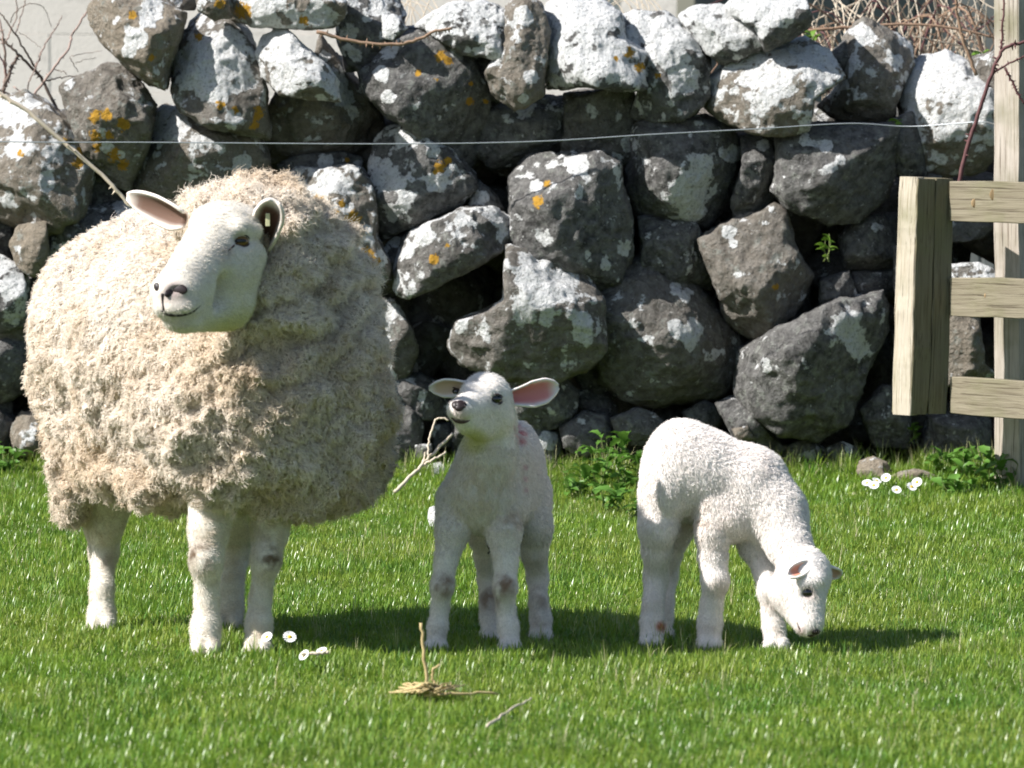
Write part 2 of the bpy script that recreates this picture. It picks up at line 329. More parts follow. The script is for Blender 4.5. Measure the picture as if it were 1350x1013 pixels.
# ------------------------------------------------------------------ the dry stone wall
FACE = 16.5
def base_y(x): return FACE
wall = empty('dry_stone_wall', (0, FACE + .3, 0), 'dry stone wall of dark basalt boulders crusted with white and orange lichen, behind the sheep', 'stone wall')
ST = [
 dict(p=[(115,15),(127,3),(199,0),(237,20),(233,50),(214,113),(191,106),(161,83),(131,55),(118,35)], w=.25, t=(-.45,.1), W=[(200,15,20),(180,50,14),(170,70,10)], O=[(174,20,7),(200,78,7)], tan=.75),
 dict(p=[(226,70),(234,43),(252,24),(272,17),(302,25),(325,50),(340,83),(348,121),(347,174),(323,171),(282,166),(242,144),(228,121)], w=.45, t=(-.3,.35), W=[(285,75,60),(270,100,30)], O=[(340,150,9),(335,165,8),(290,138,7),(310,145,6),(262,48,6)], tan=.3),
 dict(p=[(199,-14),(258,-14),(260,14),(228,11),(205,5)], w=.3, tan=.3, dd=.1),
 dict(p=[(256,-14),(297,-12),(302,22),(282,26),(262,14)], w=.3, tan=.4, O=[(290,5,8)]),
 dict(p=[(288,-20),(450,-20),(454,25),(441,35),(411,36),(388,37),(330,33),(300,26)], w=.7, t=(-.2,.3), W=[(350,10,45),(420,15,20)], O=[(320,15,12),(400,28,8)], tan=.5),
 dict(p=[(446,-14),(519,-14),(530,22),(522,42),(508,65),(476,90),(458,88),(448,50)], w=.7, t=(-.1,.15), W=[(460,40,14),(500,10,14),(470,75,10)]),
 dict(p=[(504,20),(520,20),(536,38),(518,52),(505,50)], w=1.0, t=(-.3,.4)),
 dict(p=[(338,76),(348,50),(360,40),(376,42),(401,63),(426,86),(441,106),(444,131),(401,128),(371,123),(345,101)], w=1.15, t=(-.5,.5), dd=-.05, tan=.4),
 dict(p=[(345,200),(352,150),(372,112),(415,75),(419,50),(456,98),(480,128),(504,165),(502,186),(488,196),(430,202),(360,214)], w=.12, t=(.1,-.15), W=[(455,130,12),(442,95,12),(465,148,8),(448,112,10),(428,75,8)], dd=.07, tan=.45),
 dict(p=[(176,240),(190,200),(198,152),(215,145),(245,150),(285,173),(330,185),(345,210),(344,235),(335,262),(250,275),(190,268)], w=.42, t=(-.15,.1), W=[(225,160,28),(320,215,12),(290,195,10)], tan=.45),
 dict(p=[(80,118),(100,106),(136,88),(165,95),(186,121),(198,141),(191,191),(176,222),(166,244),(130,235),(108,205),(90,152)], w=.15, t=(-.15,-.05), O=[(125,155,10),(140,152,9),(162,163,10),(125,180,9),(150,205,11),(163,218,9),(143,178,7),(128,195,7)], W=[(135,175,7),(145,195,9),(158,205,6)], tan=.35),
 dict(p=[(-50,150),(0,135),(25,128),(55,142),(90,170),(110,195),(118,222),(112,255),(100,290),(62,304),(0,285),(-45,280)], w=.55, t=(-.35,.2), W=[(12,150,24),(75,200,18),(60,240,13)], O=[(27,203,6),(103,215,8),(105,200,7),(85,185,5)], tan=.55),
 dict(p=[(108,222),(150,232),(172,244),(172,272),(130,278),(108,268)], w=.05, dd=.1),
 dict(p=[(12,324),(24,300),(60,294),(62,336),(46,366),(24,354)], w=.2, t=(-.4,.2), tan=.8, dd=-.02),
 dict(p=[(-20,345),(0,340),(25,352),(34,375),(32,428),(0,440),(-25,435)], w=.8, t=(-.1,.1)),
 dict(p=[(-20,298),(14,296),(16,320),(8,345),(-20,348)], w=.2, dd=.05),
 dict(p=[(-14,443),(34,438),(44,480),(42,522),(0,530),(-20,520)], w=.12, t=(.2,-.2)),
 dict(p=[(16,560),(28,545),(44,546),(58,572),(62,602),(20,600),(13,577)], w=.35, t=(-.3,.2), tan=.7),
 dict(p=[(-18,526),(14,530),(15,562),(0,578),(-18,575)], w=.1, dd=.04),
 dict(p=[(-14,606),(19,610),(30,628),(16,648),(-14,650)], w=.5),
 dict(p=[(32,620),(62,612),(72,636),(40,646)], w=.5, tan=.3),
 dict(p=[(70,300),(110,274),(192,268),(205,300),(160,372),(85,366),(60,336)], w=.5, W=[(165,276,18)], t=(0,.2), dd=.05),
 dict(p=[(40,372),(100,360),(120,440),(60,470),(38,430)], w=.1), dict(p=[(44,480),(110,470),(130,560),(60,570)], w=.1),
 dict(p=[(60,580),(130,566),(160,640),(75,648)], w=.1), dict(p=[(200,290),(380,270),(400,400),(220,420)], w=.1, dd=.1),
 dict(p=[(130,380),(215,390),(240,520),(130,540)], w=.1, dd=.1), dict(p=[(240,420),(400,410),(420,540),(250,550)], w=.1, dd=.1),
 dict(p=[(150,560),(300,555),(310,648),(165,650)], w=.1, dd=.1), dict(p=[(320,550),(440,550),(450,648),(320,650)], w=.1, dd=.1),
 dict(p=[(410,380),(480,380),(484,480),(420,500)], w=.1, dd=.1), dict(p=[(430,505),(500,500),(506,600),(440,620)], w=.1, dd=.06),
 # middle
 dict(p=[(374,238),(400,225),(470,227),(489,250),(492,310),(508,340),(506,362),(486,372),(452,335),(415,300),(380,265)], w=.72, t=(-.25,.25), W=[(430,240,20),(400,250,12)], O=[(420,265,9),(465,290,13),(485,335,11),(495,345,8),(450,268,6),(440,280,6)], tan=.4),
 dict(p=[(362,216),(400,205),(450,201),(487,211),(490,236),(455,228),(400,224),(374,232)], w=.1, W=[(472,218,10),(430,216,9)], O=[(458,211,4)], dd=.08),
 dict(p=[(490,250),(487,220),(498,190),(512,174),(530,170),(560,184),(590,200),(617,232),(620,248),(600,270),(560,290),(500,317),(493,300),(496,275)], w=.5, t=(-.2,.1), W=[(508,235,26),(530,182,13),(568,198,13),(575,240,14),(535,265,14),(515,280,12)], O=[(580,220,9),(590,212,6),(575,226,5)]),
 dict(p=[(523,361),(535,321),(545,308),(606,281),(646,278),(673,290),(674,313),(664,331),(621,351),(581,374),(543,389),(525,389)], w=.6, t=(-.08,.05), W=[(560,312,15),(610,291,13),(648,285,14),(538,335,10),(590,298,9)], O=[(572,342,8),(590,324,4)], dd=-.08, pw=14, tan=.1),
 dict(p=[(490,345),(515,318),(540,304),(535,350),(530,392),(500,398),(486,382)], w=.15, W=[(522,320,7)], dd=.02),
 dict(p=[(618,270),(632,240),(655,260),(668,283),(640,288)], w=.3, W=[(634,262,12)], dd=.06),
 dict(p=[(477,97),(510,60),(530,46),(574,40),(611,66),(638,95),(647,134),(642,175),(628,198),(614,215),(594,206),(564,182),(517,152),(486,124)], w=.06, t=(.12,-.02), W=[(515,62,14),(503,98,10),(512,128,9),(605,70,9)], O=[(582,74,9),(592,82,7),(552,97,5),(621,110,4),(620,134,6),(640,134,4),(575,105,4)], dd=-.04),
 dict(p=[(545,34),(594,7),(634,2),(670,18),(670,50),(660,79),(634,72),(611,68),(578,50)], w=.95, t=(-.25,.3)),
 dict(p=[(640,95),(664,62),(667,12),(690,-5),(712,10),(723,40),(719,80),(716,122),(680,140),(660,132)], w=.3, t=(-.3,.1), W=[(700,100,10),(690,130,7),(690,20,12)], tan=.5),
 dict(p=[(618,62),(668,55),(672,100),(655,140),(632,120)], w=.05, dd=.12),
 dict(p=[(707,-14),(740,-16),(790,-2),(816,20),(822,52),(852,70),(852,118),(770,110),(743,114),(719,117),(722,60),(716,20)], w=1.15, t=(-.35,.4), O=[(830,70,8),(843,88,8),(812,78,4)], dd=-.04, pw=7),
 dict(p=[(819,30),(840,21),(880,25),(912,45),(932,80),(934,125),(912,148),(862,162),(833,150),(846,115),(845,75),(824,52)], w=.6, t=(-.25,.1), W=[(870,50,50),(905,105,20)], O=[(868,100,5)]),
 dict(p=[(632,200),(642,155),(652,142),(708,128),(748,132),(749,187),(712,216),(650,222)], w=.2, W=[(665,160,12),(692,143,14)], t=(0,-.1), dd=.03),
 dict(p=[(746,126),(832,120),(835,216),(745,212)], w=.04, t=(.25,-.15), pw=16, dd=.06, W=[(828,190,8)], facets=3, tan=.15),
 dict(p=[(896,22),(920,10),(950,8),(985,25),(1008,64),(955,84),(928,64),(910,42)], w=1.1, t=(-.3,.35)),
 dict(p=[(955,14),(985,-12),(1062,-12),(1067,33),(1040,52),(1010,64),(996,34)], w=1.1, t=(-.3,.35)),
 dict(p=[(932,112),(965,86),(1000,66),(1061,55),(1100,80),(1106,105),(1070,130),(1064,167),(1030,175),(965,164),(936,142)], w=.75, t=(-.25,.25), W=[(1020,105,42),(985,95,16),(970,120,10)], tan=.5),
 dict(p=[(1086,137),(1105,118),(1118,85),(1115,55),(1138,28),(1198,62),(1204,85),(1182,130),(1174,167),(1135,170),(1098,154)], w=.45, t=(-.15,.1), W=[(1140,45,16),(1185,78,9),(1112,112,8)], tan=.35),
 dict(p=[(1098,68),(1120,50),(1126,90),(1103,107)], w=.1, dd=.1),
 dict(p=[(1192,96),(1219,72),(1252,67),(1277,86),(1302,113),(1318,141),(1320,202),(1287,224),(1262,229),(1222,232),(1200,210),(1190,140)], w=1.1, t=(-.25,.15), tan=.5, O=[], pw=8),
 dict(p=[(1280,80),(1320,70),(1335,150),(1318,150)], w=.3, dd=.12, tan=.3),
 dict(p=[(1326,50),(1390,50),(1400,140),(1330,150)], w=.5, dd=.04), dict(p=[(1322,155),(1400,145),(1400,235),(1325,240)], w=.3, dd=.02),
 dict(p=[(833,172),(870,158),(935,152),(962,168),(980,205),(967,265),(938,300),(905,300),(845,287),(827,250)], w=.1, t=(.05,-.05), W=[(912,240,30),(905,262,26),(964,202,14),(930,215,16)], dd=-.03, pw=7),
 dict(p=[(978,182),(1005,180),(1038,194),(1030,240),(1018,270),(1006,290),(970,292),(966,262),(980,220)], w=.06, W=[(1008,190,9)], dd=.05),
 dict(p=[(1024,252),(1034,190),(1060,170),(1178,168),(1192,206),(1170,257),(1135,290),(1095,294),(1045,274)], w=.06, t=(.05,.05), W=[(1092,194,9),(1108,210,7),(1093,222,11),(1060,185,8)], dd=-.02),
 dict(p=[(1172,163),(1205,150),(1224,232),(1190,242),(1176,200)], w=.05, dd=.08),
 dict(p=[(675,290),(678,240),(700,213),(740,208),(790,208),(815,220),(817,250),(829,290),(829,335),(808,385),(785,389),(740,362),(700,347),(670,312)], w=.2, t=(-.02,.02), W=[(707,246,9),(775,340,10),(822,325,12),(798,352,6),(760,215,14)], O=[(710,266,9),(721,243,5)], dd=-.03),
 dict(p=[(668,328),(690,327),(735,341),(770,364),(786,396),(794,432),(792,462),(770,487),(720,502),(660,500),(615,482),(602,455),(608,425),(645,412),(668,400),(668,350)], w=.4, t=(-.1,.15), W=[(720,375,46),(770,430,20),(690,415,14),(700,350,20),(745,365,20)], dd=-.1, tan=.25),
 dict(p=[(520,400),(545,393),(650,350),(672,400),(605,425),(600,484),(560,492),(530,455)], w=.02, dd=.3),
 dict(p=[(846,290),(866,289),(916,299),(935,331),(942,361),(937,384),(886,373),(851,348)], w=.22, dd=.02),
 dict(p=[(928,322),(946,308),(979,292),(1002,289),(1019,279),(1034,288),(1048,336),(1067,365),(1057,398),(1034,428),(1016,448),(990,444),(962,420),(943,375)], w=.1, t=(-.12,.02), W=[(962,305,9),(966,322,7)], O=[(1022,378,5)], tan=.35, dd=-.02),
 dict(p=[(788,412),(800,385),(820,350),(850,346),(885,358),(930,390),(966,425),(984,455),(986,490),(972,520),(940,533),(880,537),(828,524),(798,497),(788,450)], w=.06, t=(0,.12), W=[(908,440,22),(893,432,14),(905,389,9),(890,380,8)], tan=.2, dd=-.1, pw=7),
 dict(p=[(981,500),(987,468),(1017,441),(1068,422),(1108,402),(1162,392),(1174,411),(1169,444),(1136,508),(1116,557),(1081,584),(1034,570),(988,537)], w=.05, t=(.02,.12), W=[(1115,432,26),(1130,455,14),(1012,488,5)], dd=-.1),
 dict(p=[(1083,372),(1120,358),(1130,393),(1100,408),(1083,400)], w=.05, dd=.06), dict(p=[(1126,360),(1182,358),(1182,394),(1130,396)], w=.05, dd=.06),
 dict(p=[(1110,315),(1140,286),(1188,283),(1190,354),(1160,362),(1116,354)], w=.1, W=[(1155,300,7)]),
 dict(p=[(1245,352),(1290,348),(1318,360),(1320,384),(1245,386)], w=.7, tan=.3), dict(p=[(1240,290),(1320,288),(1296,314),(1240,322)], w=.3, dd=.03),
 dict(p=[(1240,412),(1290,410),(1294,450),(1298,480),(1320,497),(1240,508)], w=.3, tan=.6, t=(-.2,0)),
 dict(p=[(1190,240),(1240,236),(1244,300),(1190,320)], w=.2, dd=.05), dict(p=[(1182,330),(1240,330),(1240,420),(1184,430)], w=.15, dd=.05),
 dict(p=[(1178,440),(1236,436),(1240,510),(1180,512)], w=.15, dd=.05), dict(p=[(1322,245),(1400,250),(1400,345),(1326,340)], w=.2, dd=.05),
 dict(p=[(1322,385),(1400,380),(1400,470),(1324,480)], w=.2, dd=.05), dict(p=[(1322,490),(1400,490),(1400,600),(1318,600)], w=.2, dd=.05),
 dict(p=[(1136,542),(1165,513),(1202,518),(1199,592),(1155,588)], w=.06, dd=.02), dict(p=[(1218,594),(1228,548),(1312,550),(1302,600),(1235,606)], w=.12, dd=.02),
 # footing stones
 dict(p=[(666,505),(700,492),(738,496),(759,520),(757,545),(738,563),(705,570),(678,556)], w=.28, dd=-.04), dict(p=[(758,495),(775,479),(800,480),(816,508),(808,527),(770,516)], w=.12),
 dict(p=[(755,518),(790,513),(814,540),(807,562),(775,552),(756,540)], w=.2), dict(p=[(741,566),(770,546),(797,550),(813,570),(794,594),(770,602),(746,590)], w=.15, dd=-.06),
 dict(p=[(700,566),(738,573),(742,615),(722,628),(703,602)], w=.25, W=[(722,580,14)], dd=-.05), dict(p=[(808,554),(842,540),(877,556),(864,590),(820,586)], w=.25, dd=-.05),
 dict(p=[(903,545),(930,528),(954,545),(950,562),(908,562)], w=.05), dict(p=[(948,537),(982,523),(1002,560),(1034,592),(1010,606),(968,578)], w=.15, dd=-.02),
 dict(p=[(966,566),(986,563),(994,578),(975,586)], w=.5, tan=.6, dd=-.08),
 dict(p=[(1026,592),(1060,580),(1100,600),(1064,616),(1030,612)], w=.2), dict(p=[(1092,592),(1110,584),(1134,592),(1122,614),(1096,612)], w=.15),
 dict(p=[(880,560),(912,556),(950,570),(975,600),(930,620),(880,612)], w=.1),
 dict(p=[(840,585),(880,580),(900,620),(850,634)], w=.1), dict(p=[(790,596),(838,588),(850,630),(800,634)], w=.1),
 dict(p=[(503,575),(511,545),(535,538),(558,560),(552,602),(518,616)], w=.2, dd=-.05), dict(p=[(513,497),(555,495),(588,513),(592,550),(552,552),(528,532)], w=.18),
 dict(p=[(486,400),(520,400),(541,435),(550,465),(538,490),(514,500),(484,492)], w=.45, t=(-.3,.1), tan=.2, dd=-.03), dict(p=[(568,562),(594,558),(600,587),(573,592)], w=.3),
 dict(p=[(548,588),(569,586),(570,604),(550,606)], w=.5, dd=-.03), dict(p=[(596,520),(665,515),(690,600),(600,610)], w=.05, dd=.05),
 dict(p=[(540,622),(580,612),(600,635),(560,648)], w=.7, t=(-.1,.4), dd=-.12, tan=.4), dict(p=[(486,505),(512,503),(516,600),(490,620)], w=.25, dd=-.02),
 dict(p=[(605,612),(690,604),(700,645),(610,648)], w=.1), dict(p=[(740,610),(790,604),(796,636),(742,640)], w=.1),
]
for s in ST:
    s = dict(s); p = s.pop('p'); mv = sum(q[1] for q in p) / len(p); t_ = s.get('t', (0, 0)); k_ = .26 if (mv > 170 and s.get('w', .15) < .35) else (.15 if s.get('w', .15) < .2 else 0)
    s['t'] = (t_[0] + k_, t_[1] - k_ * .25); stone(wall, p, FACE + RNG.uniform(-.075, .08), **s)
# the wall goes on to both sides of the frame, and has an inner and a back skin
def filler(x, y, z, rx, rz, seed, w, sub=3):
    a = np.sort(RNG.uniform(0, 2 * np.pi, 9)); k = RNG.uniform(.85, 1.1, 9)
    loc = np.stack([rx * k * np.cos(a), rz * k * np.sin(a)], 1)
    V, F = rock_geo(loc, min(rx, rz) * .95, seed, (RNG.normal() * .2, RNG.normal() * .2), sub)
    nz = V[:, 2] / rz
    V = V + np.array([x, y, z])
    mesh_obj('stone', V, F, MAT_STONE, wall, attrs={'lich': w * .6 + .4 * w * nz, 'orng': np.full(len(V), -.8), 'tan': np.full(len(V), RNG.uniform(0, .5))}, origin=(x, y, z))
def top_at(x):
    u = 675 + x / FACE * FPX
    return float(np.interp(u, [-900, 0, 90, 125, 200, 1060, 1100, 1200, 1320, 2300], [1.1, .92, .96, 1.0, 1.05, 1.14, 1.0, 1.05, .98, 1.05]))
sd_ = 5000
for row, z in enumerate(np.arange(.1, 1.1, .185)):
    for x in np.arange(-1.62, 1.62, .21):
        xx = x + (row % 2) * .1 + RNG.uniform(-.02, .02); sd_ += 1
        if z + .08 < top_at(xx) - .12 and not (xx < -.88 and z > .72): filler(xx, FACE + .36, z, .15, .14, sd_, .1)
for row, z in enumerate(np.arange(.04, 1.1, .185)):
    for x in np.arange(-1.55, 1.62, .21):
        sd_ += 1
        if z + .08 < top_at(x) - .14 and not (x < -.88 and z > .72): filler(x + (row % 2) * .1 + .05, FACE + .52, z + .06, .15, .14, sd_, .1)
for row, z in enumerate(np.arange(.12, 1.1, .22)):
    for x in list(np.arange(-3.6, -1.42, .27)) + list(np.arange(1.47, 3.7, .27)):
        xx = x + (row % 2) * .13 + RNG.uniform(-.03, .03); sd_ += 1
        if z + .05 < top_at(xx):
            filler(xx, FACE + .12, z, .165, .135, sd_, RNG.choice([.1, .3, .8])); filler(xx + .13, FACE + .42, z + .03, .16, .14, sd_ + 7000, .3)

# ------------------------------------------------------------------ ground
def gz(x, y):
    """height of the ground"""
    x = np.asarray(x, float); y = np.asarray(y, float)
    z = .012 * np.sin(x * 2.3 + 1.1) * np.sin(y * 1.9)
    z = z + .03 * np.exp(-((y - 16.35) / .35) ** 2)
    near = np.exp(-(np.maximum(np.abs(y - 12.1) - .45, 0) / .3) ** 2) * (np.abs(x) < 1.4)
    return z * np.where(np.abs(x + .78) < .4, 1, 1 - .8 * near) * (y > 6) * (y < 20)
def ground():
    xs = np.concatenate([[-150, -40, -12], np.arange(-5, 5.01, .1), [12, 40, 150]])
    ys = np.concatenate([[-60, -10, 2, 6], np.arange(8, 18.01, .1), [20, 26, 40, 90, 250]])
    X, Y = np.meshgrid(xs, ys); V = np.stack([X.ravel(), Y.ravel(), gz(X, Y).ravel()], 1)
    nx, ny = len(xs), len(ys); i = np.arange(nx * ny).reshape(ny, nx)
    F = np.stack([i[:-1, :-1].ravel(), i[:-1, 1:].ravel(), i[1:, 1:].ravel(), i[1:, :-1].ravel()], 1)
    m = M('turf_soil'); p = m.pos()
    c = m.mix(m.map(m.noise(p, 6, 5), .35, .65), (.020, .038, .008), (.055, .095, .018))
    c = m.mix(m.map(m.noise(p, 40, 4), .5, .7), c, (.075, .08, .03))
    o = mesh_obj('ground', V, F, m.done(c, .9, m.bump(m.noise(p, 60, 4), .6, .02)), origin=(0, 0, 0)); tag(o, kind='structure')
ground()

# ------------------------------------------------------------------ farm building behind the wall
def box_geo(x0, x1, y0, y1, z0, z1):
    V = np.array([(x, y, z) for x in (x0, x1) for y in (y0, y1) for z in (z0, z1)], float)
    F = [(0, 1, 3, 2), (4, 6, 7, 5), (0, 4, 5, 1), (2, 3, 7, 6), (0, 2, 6, 4), (1, 5, 7, 3)]
    return V, F
def bevel_box(x0, x1, y0, y1, z0, z1, b):
    """box with chamfered edges along z and top/bottom"""
    prof = [(x0 + b, y0), (x1 - b, y0), (x1, y0 + b), (x1, y1 - b), (x1 - b, y1), (x0 + b, y1), (x0, y1 - b), (x0, y0 + b)]
    cx, cy = (x0 + x1) / 2, (y0 + y1) / 2; V = []; F = []
    for z, s in ((z0, b), (z0 + b, 0), (z1 - b, 0), (z1, b)):
        for x, y in prof:
            V.append((x - np.sign(x - cx) * s, y - np.sign(y - cy) * s, z))
    for r in range(3):
        for j in range(8): k = (j + 1) % 8; F.append((r * 8 + j, r * 8 + k, (r + 1) * 8 + k, (r + 1) * 8 + j))
    F.append(tuple(range(8))[::-1]); F.append(tuple(range(24, 32)))
    return np.array(V), F
def plaster_mat(name, a, b):
    m = M(name); p = m.pos()
    c = m.mix(m.noise(p, 1.3, 5, .6), a, b); c = m.mix(m.map(m.noise(p, 14, 5, .7), .55, .75), c, tuple(k * .8 for k in a))
    return m.done(c, .9, m.bump(m.noise(p, 90, 4), .3, .006))
MB_ = plaster_mat('pale_blockwork', (.76, .70, .64), (.84, .78, .72)); MD_ = plaster_mat('grey_sheet', (.13, .14, .135), (.18, .19, .185))
BY = 24.0
shed = empty('farm_building', (-4, BY, 0), 'pale grey blockwork farm building seen over the wall top behind the bare twigs', 'building')
g = Geo(); g.add(*box_geo(-9, .62, BY + .03, BY + .2, 0, 3.4)); g.build('wall', MB_, shed, smooth=False)
me_b = None; nb = 0
for r in range(15):
    for c in range(21):
        x0 = -9 + c * .46 + (r % 2) * .23 - .1; z0 = r * .225
        if x0 + .45 > .62: continue
        if me_b is None:
            ob = mesh_obj('block', *bevel_box(x0, x0 + .4588, BY, BY + .05, z0, z0 + .2238, .001), MB_, shed, smooth=False, origin=(x0, BY, z0)); me_b = ob.data
        else:
            if nb > 290: continue
            ob = link(bpy.data.objects.new('block', me_b)); ob.parent = shed
            ob.location = (x0 + 4, RNG.uniform(-.003, .003), z0)
        nb += 1
g = Geo(); g.add([(-9.3, BY - .3, 3.35), (.9, BY - .3, 3.35), (.9, BY + 4, 5.0), (-9.3, BY + 4, 5.0), (-9.3, BY - .3, 3.45), (.9, BY - .3, 3.45), (.9, BY + 4, 5.1), (-9.3, BY + 4, 5.1)],
      [(0, 3, 2, 1), (4, 5, 6, 7), (0, 1, 5, 4), (1, 2, 6, 5), (2, 3, 7, 6), (3, 0, 4, 7)]); g.build('roof', MD_, shed, smooth=False)
shed2 = empty('cladded_shed', (5, BY + .4, 0), 'dark grey sheet clad shed beyond the wall behind the brambles at the right', 'shed')
g = Geo(); g.add(*box_geo(.80, 9, BY + .45, BY + 4, 0, 3.0)); g.build('wall', MD_, shed2, smooth=False)
for k in range(33):
    x0 = .80 + k * .25
    mesh_obj('cladding_board', *bevel_box(x0, x0 + .243, BY + .40, BY + .448, .02, 3.0, .006), MD_, shed2, smooth=False, origin=(x0, BY + .4, 0))
g = Geo(); g.add(*box_geo(.7, 9.2, BY + .1, BY + 4.2, 3.0, 3.1)); g.build('roof', MD_, shed2, smooth=False)

# ------------------------------------------------------------------ timber
def wood_mat(name, a, b, c_):
    m = M(name); p = m.obj()
    g1 = m.noise(m.scalevec(p, (14, 14, 1.3)), 5, 6, .6, .6); g2 = m.noise(m.scalevec(p, (90, 90, 3)), 3, 4, .6)
    col = m.mix(m.map(g1, .3, .7), a, b); col = m.mix(m.map(g2, .52, .72), col, c_)
    col = m.mix(m.map(m.noise(p, 7, 5), .45, .7, 0, .65), col, (.17, .17, .08)); col = m.mix(m.map(m.noise(m.scalevec(p, (60, 60, .8)), 4, 3, .5, .3), .60, .66, 0, .75), col, (.05, .035, .02))
    return m.done(col, .75, m.bump(m.math('ADD', g1, g2), .5, .003))
MW_BR = wood_mat('sawn_pine', (.20, .172, .115), (.285, .25, .18), (.125, .10, .066))
MW_DK = wood_mat('shaded_pine', (.16, .135, .085), (.22, .19, .125), (.08, .066, .04))  # end post's wide face: its shade is put into this darker pine
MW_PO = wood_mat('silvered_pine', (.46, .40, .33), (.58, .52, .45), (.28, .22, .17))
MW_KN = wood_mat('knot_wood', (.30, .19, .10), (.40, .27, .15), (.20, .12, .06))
MW_ED = wood_mat('sunlit_pine_edge', (.47, .41, .31), (.58, .52, .43), (.34, .28, .20))  # same pine made lighter, painting in the sun on the post's narrow edge
def plank(name, parent, a, b, wdt, thk, nrm, mat, seed=0, hole=None):
    """board from a to b (world), width across, thickness along nrm; length runs along local z"""
    a = np.array(a, float); b = np.array(b, float); L = np.linalg.norm(b - a); z = (b - a) / L
    n = np.array(nrm, float); n -= z * (n @ z); n /= np.linalg.norm(n); x = np.cross(n, z)
    segs = 14; c = .0016; pr = [(-wdt / 2 + c, -thk / 2), (wdt / 2 - c, -thk / 2), (wdt / 2, -thk / 2 + c), (wdt / 2, thk / 2 - c), (wdt / 2 - c, thk / 2), (-wdt / 2 + c, thk / 2), (-wdt / 2, thk / 2 - c), (-wdt / 2, -thk / 2 + c)]
    V = []; F = []; rg = np.random.default_rng(seed)
    for i in range(segs + 1):
        t = i / segs; wob = rg.normal(0, .0009, 2); e = .003 if i in (0, segs) else 0
        for (px_, py_) in pr: V.append((px_ * (1 - e / wdt) + wob[0], py_ * (1 - e / thk) + wob[1], t * L))
    for i in range(segs):
        for j in range(8): k = (j + 1) % 8; F.append((i * 8 + j, i * 8 + k, (i + 1) * 8 + k, (i + 1) * 8 + j))
    F.append(tuple(range(8))[::-1]); F.append(tuple(range(segs * 8, segs * 8 + 8)))
    me = bpy.data.meshes.new(name); me.from_pydata([tuple(v) for v in V], [], F); me.update(); me.materials.append(mat)
    ob = link(bpy.data.objects.new(name, me)); R = Matrix(((x[0], n[0], z[0]), (x[1], n[1], z[1]), (x[2], n[2], z[2]))).to_4x4()
    R.translation = Vector(a) - (parent.location if parent else Vector((0, 0, 0)))
    ob.matrix_local = R
    if parent: ob.parent = parent; ob.matrix_local = R
    return ob
GY = 15.75
gate = empty('wooden_hurdle', P(1215, 640, GY), 'pale softwood hurdle gate of wide rails and a thick end post at the right edge', 'gate')
ca, sa = math.cos(math.radians(27)), math.sin(math.radians(27))
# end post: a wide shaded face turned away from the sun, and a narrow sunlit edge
def gp(u, v, dx=0, dy=0): return P(u, v, GY) + np.array([dx, dy, 0])
# wide boards (two) whose faces look right of the camera
def GX(v): return 1208 - 9 * (v - 235) / 312.0
na = np.array([sa, -ca, 0]); ta = np.array([ca, sa, 0])
S_ = GY / FPX
# corner edge between lit face and shaded face at pixel ~1215 (top) .. 1203 (bottom)
ct, cb = P(1210, 236, GY), P(1200, 547, GY)
wB = .053
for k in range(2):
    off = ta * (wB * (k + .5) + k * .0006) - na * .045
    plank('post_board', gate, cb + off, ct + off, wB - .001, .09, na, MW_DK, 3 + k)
nl = np.array([-math.cos(math.radians(35)), -math.sin(math.radians(35)), 0]); tl = np.array([-math.sin(math.radians(35)), math.cos(math.radians(35)), 0])
nl2 = np.array([-.60, -.80, 0]); tl2 = np.array([-.80, .60, 0])
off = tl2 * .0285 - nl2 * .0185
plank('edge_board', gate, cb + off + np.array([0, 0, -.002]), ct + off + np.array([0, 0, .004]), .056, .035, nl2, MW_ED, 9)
# rails run right and towards the camera a little
for (v0, v1, w0, vb0, vb1, sdd) in ((239, 240, .1, 292, 295, 1), (366, 368, .1, 417, 420, 2), (497, 501, .1, 546, 553, 3)):
    A = P(1256, (v0 + vb0) / 2, GY + .045); B = P(1356, (v1 + vb1) / 2, GY - .10); B2 = A + (B - A) * 4.2
    plank('rail', gate, A, B2, (vb0 - v0) * S_ * 1.02, .028, (-.35, -1, 0), MW_BR, sdd)
for (u, v, a_, b_) in ((1285.5, 268, .010, .0115), (1311, 257, .012, .0155), (1300, 390, .005, .007)):
    dd_ = GY + .045 - (u - 1256) / 100 * .145 - .0145; Vk, Fk = ICO[2]
    mesh_obj('knot', P(u, v, dd_) + Vk * np.array([a_, .0022, b_]), Fk, MW_KN, gate)
plank('post_board', gate, P(1700, 560, GY - .50), P(1700, 236, GY - .50), .09, .05, (0, -1, 0), MW_BR, 31)
post = plank('fence_post', None, P(1334, 668, GY + .22), P(1334, -60, GY + .22), .068, .068, (-.5, -1, 0), MW_PO, 21)
tag(post, 'tall square silvery fence post standing behind the hurdle rails at the right edge', 'fence post')
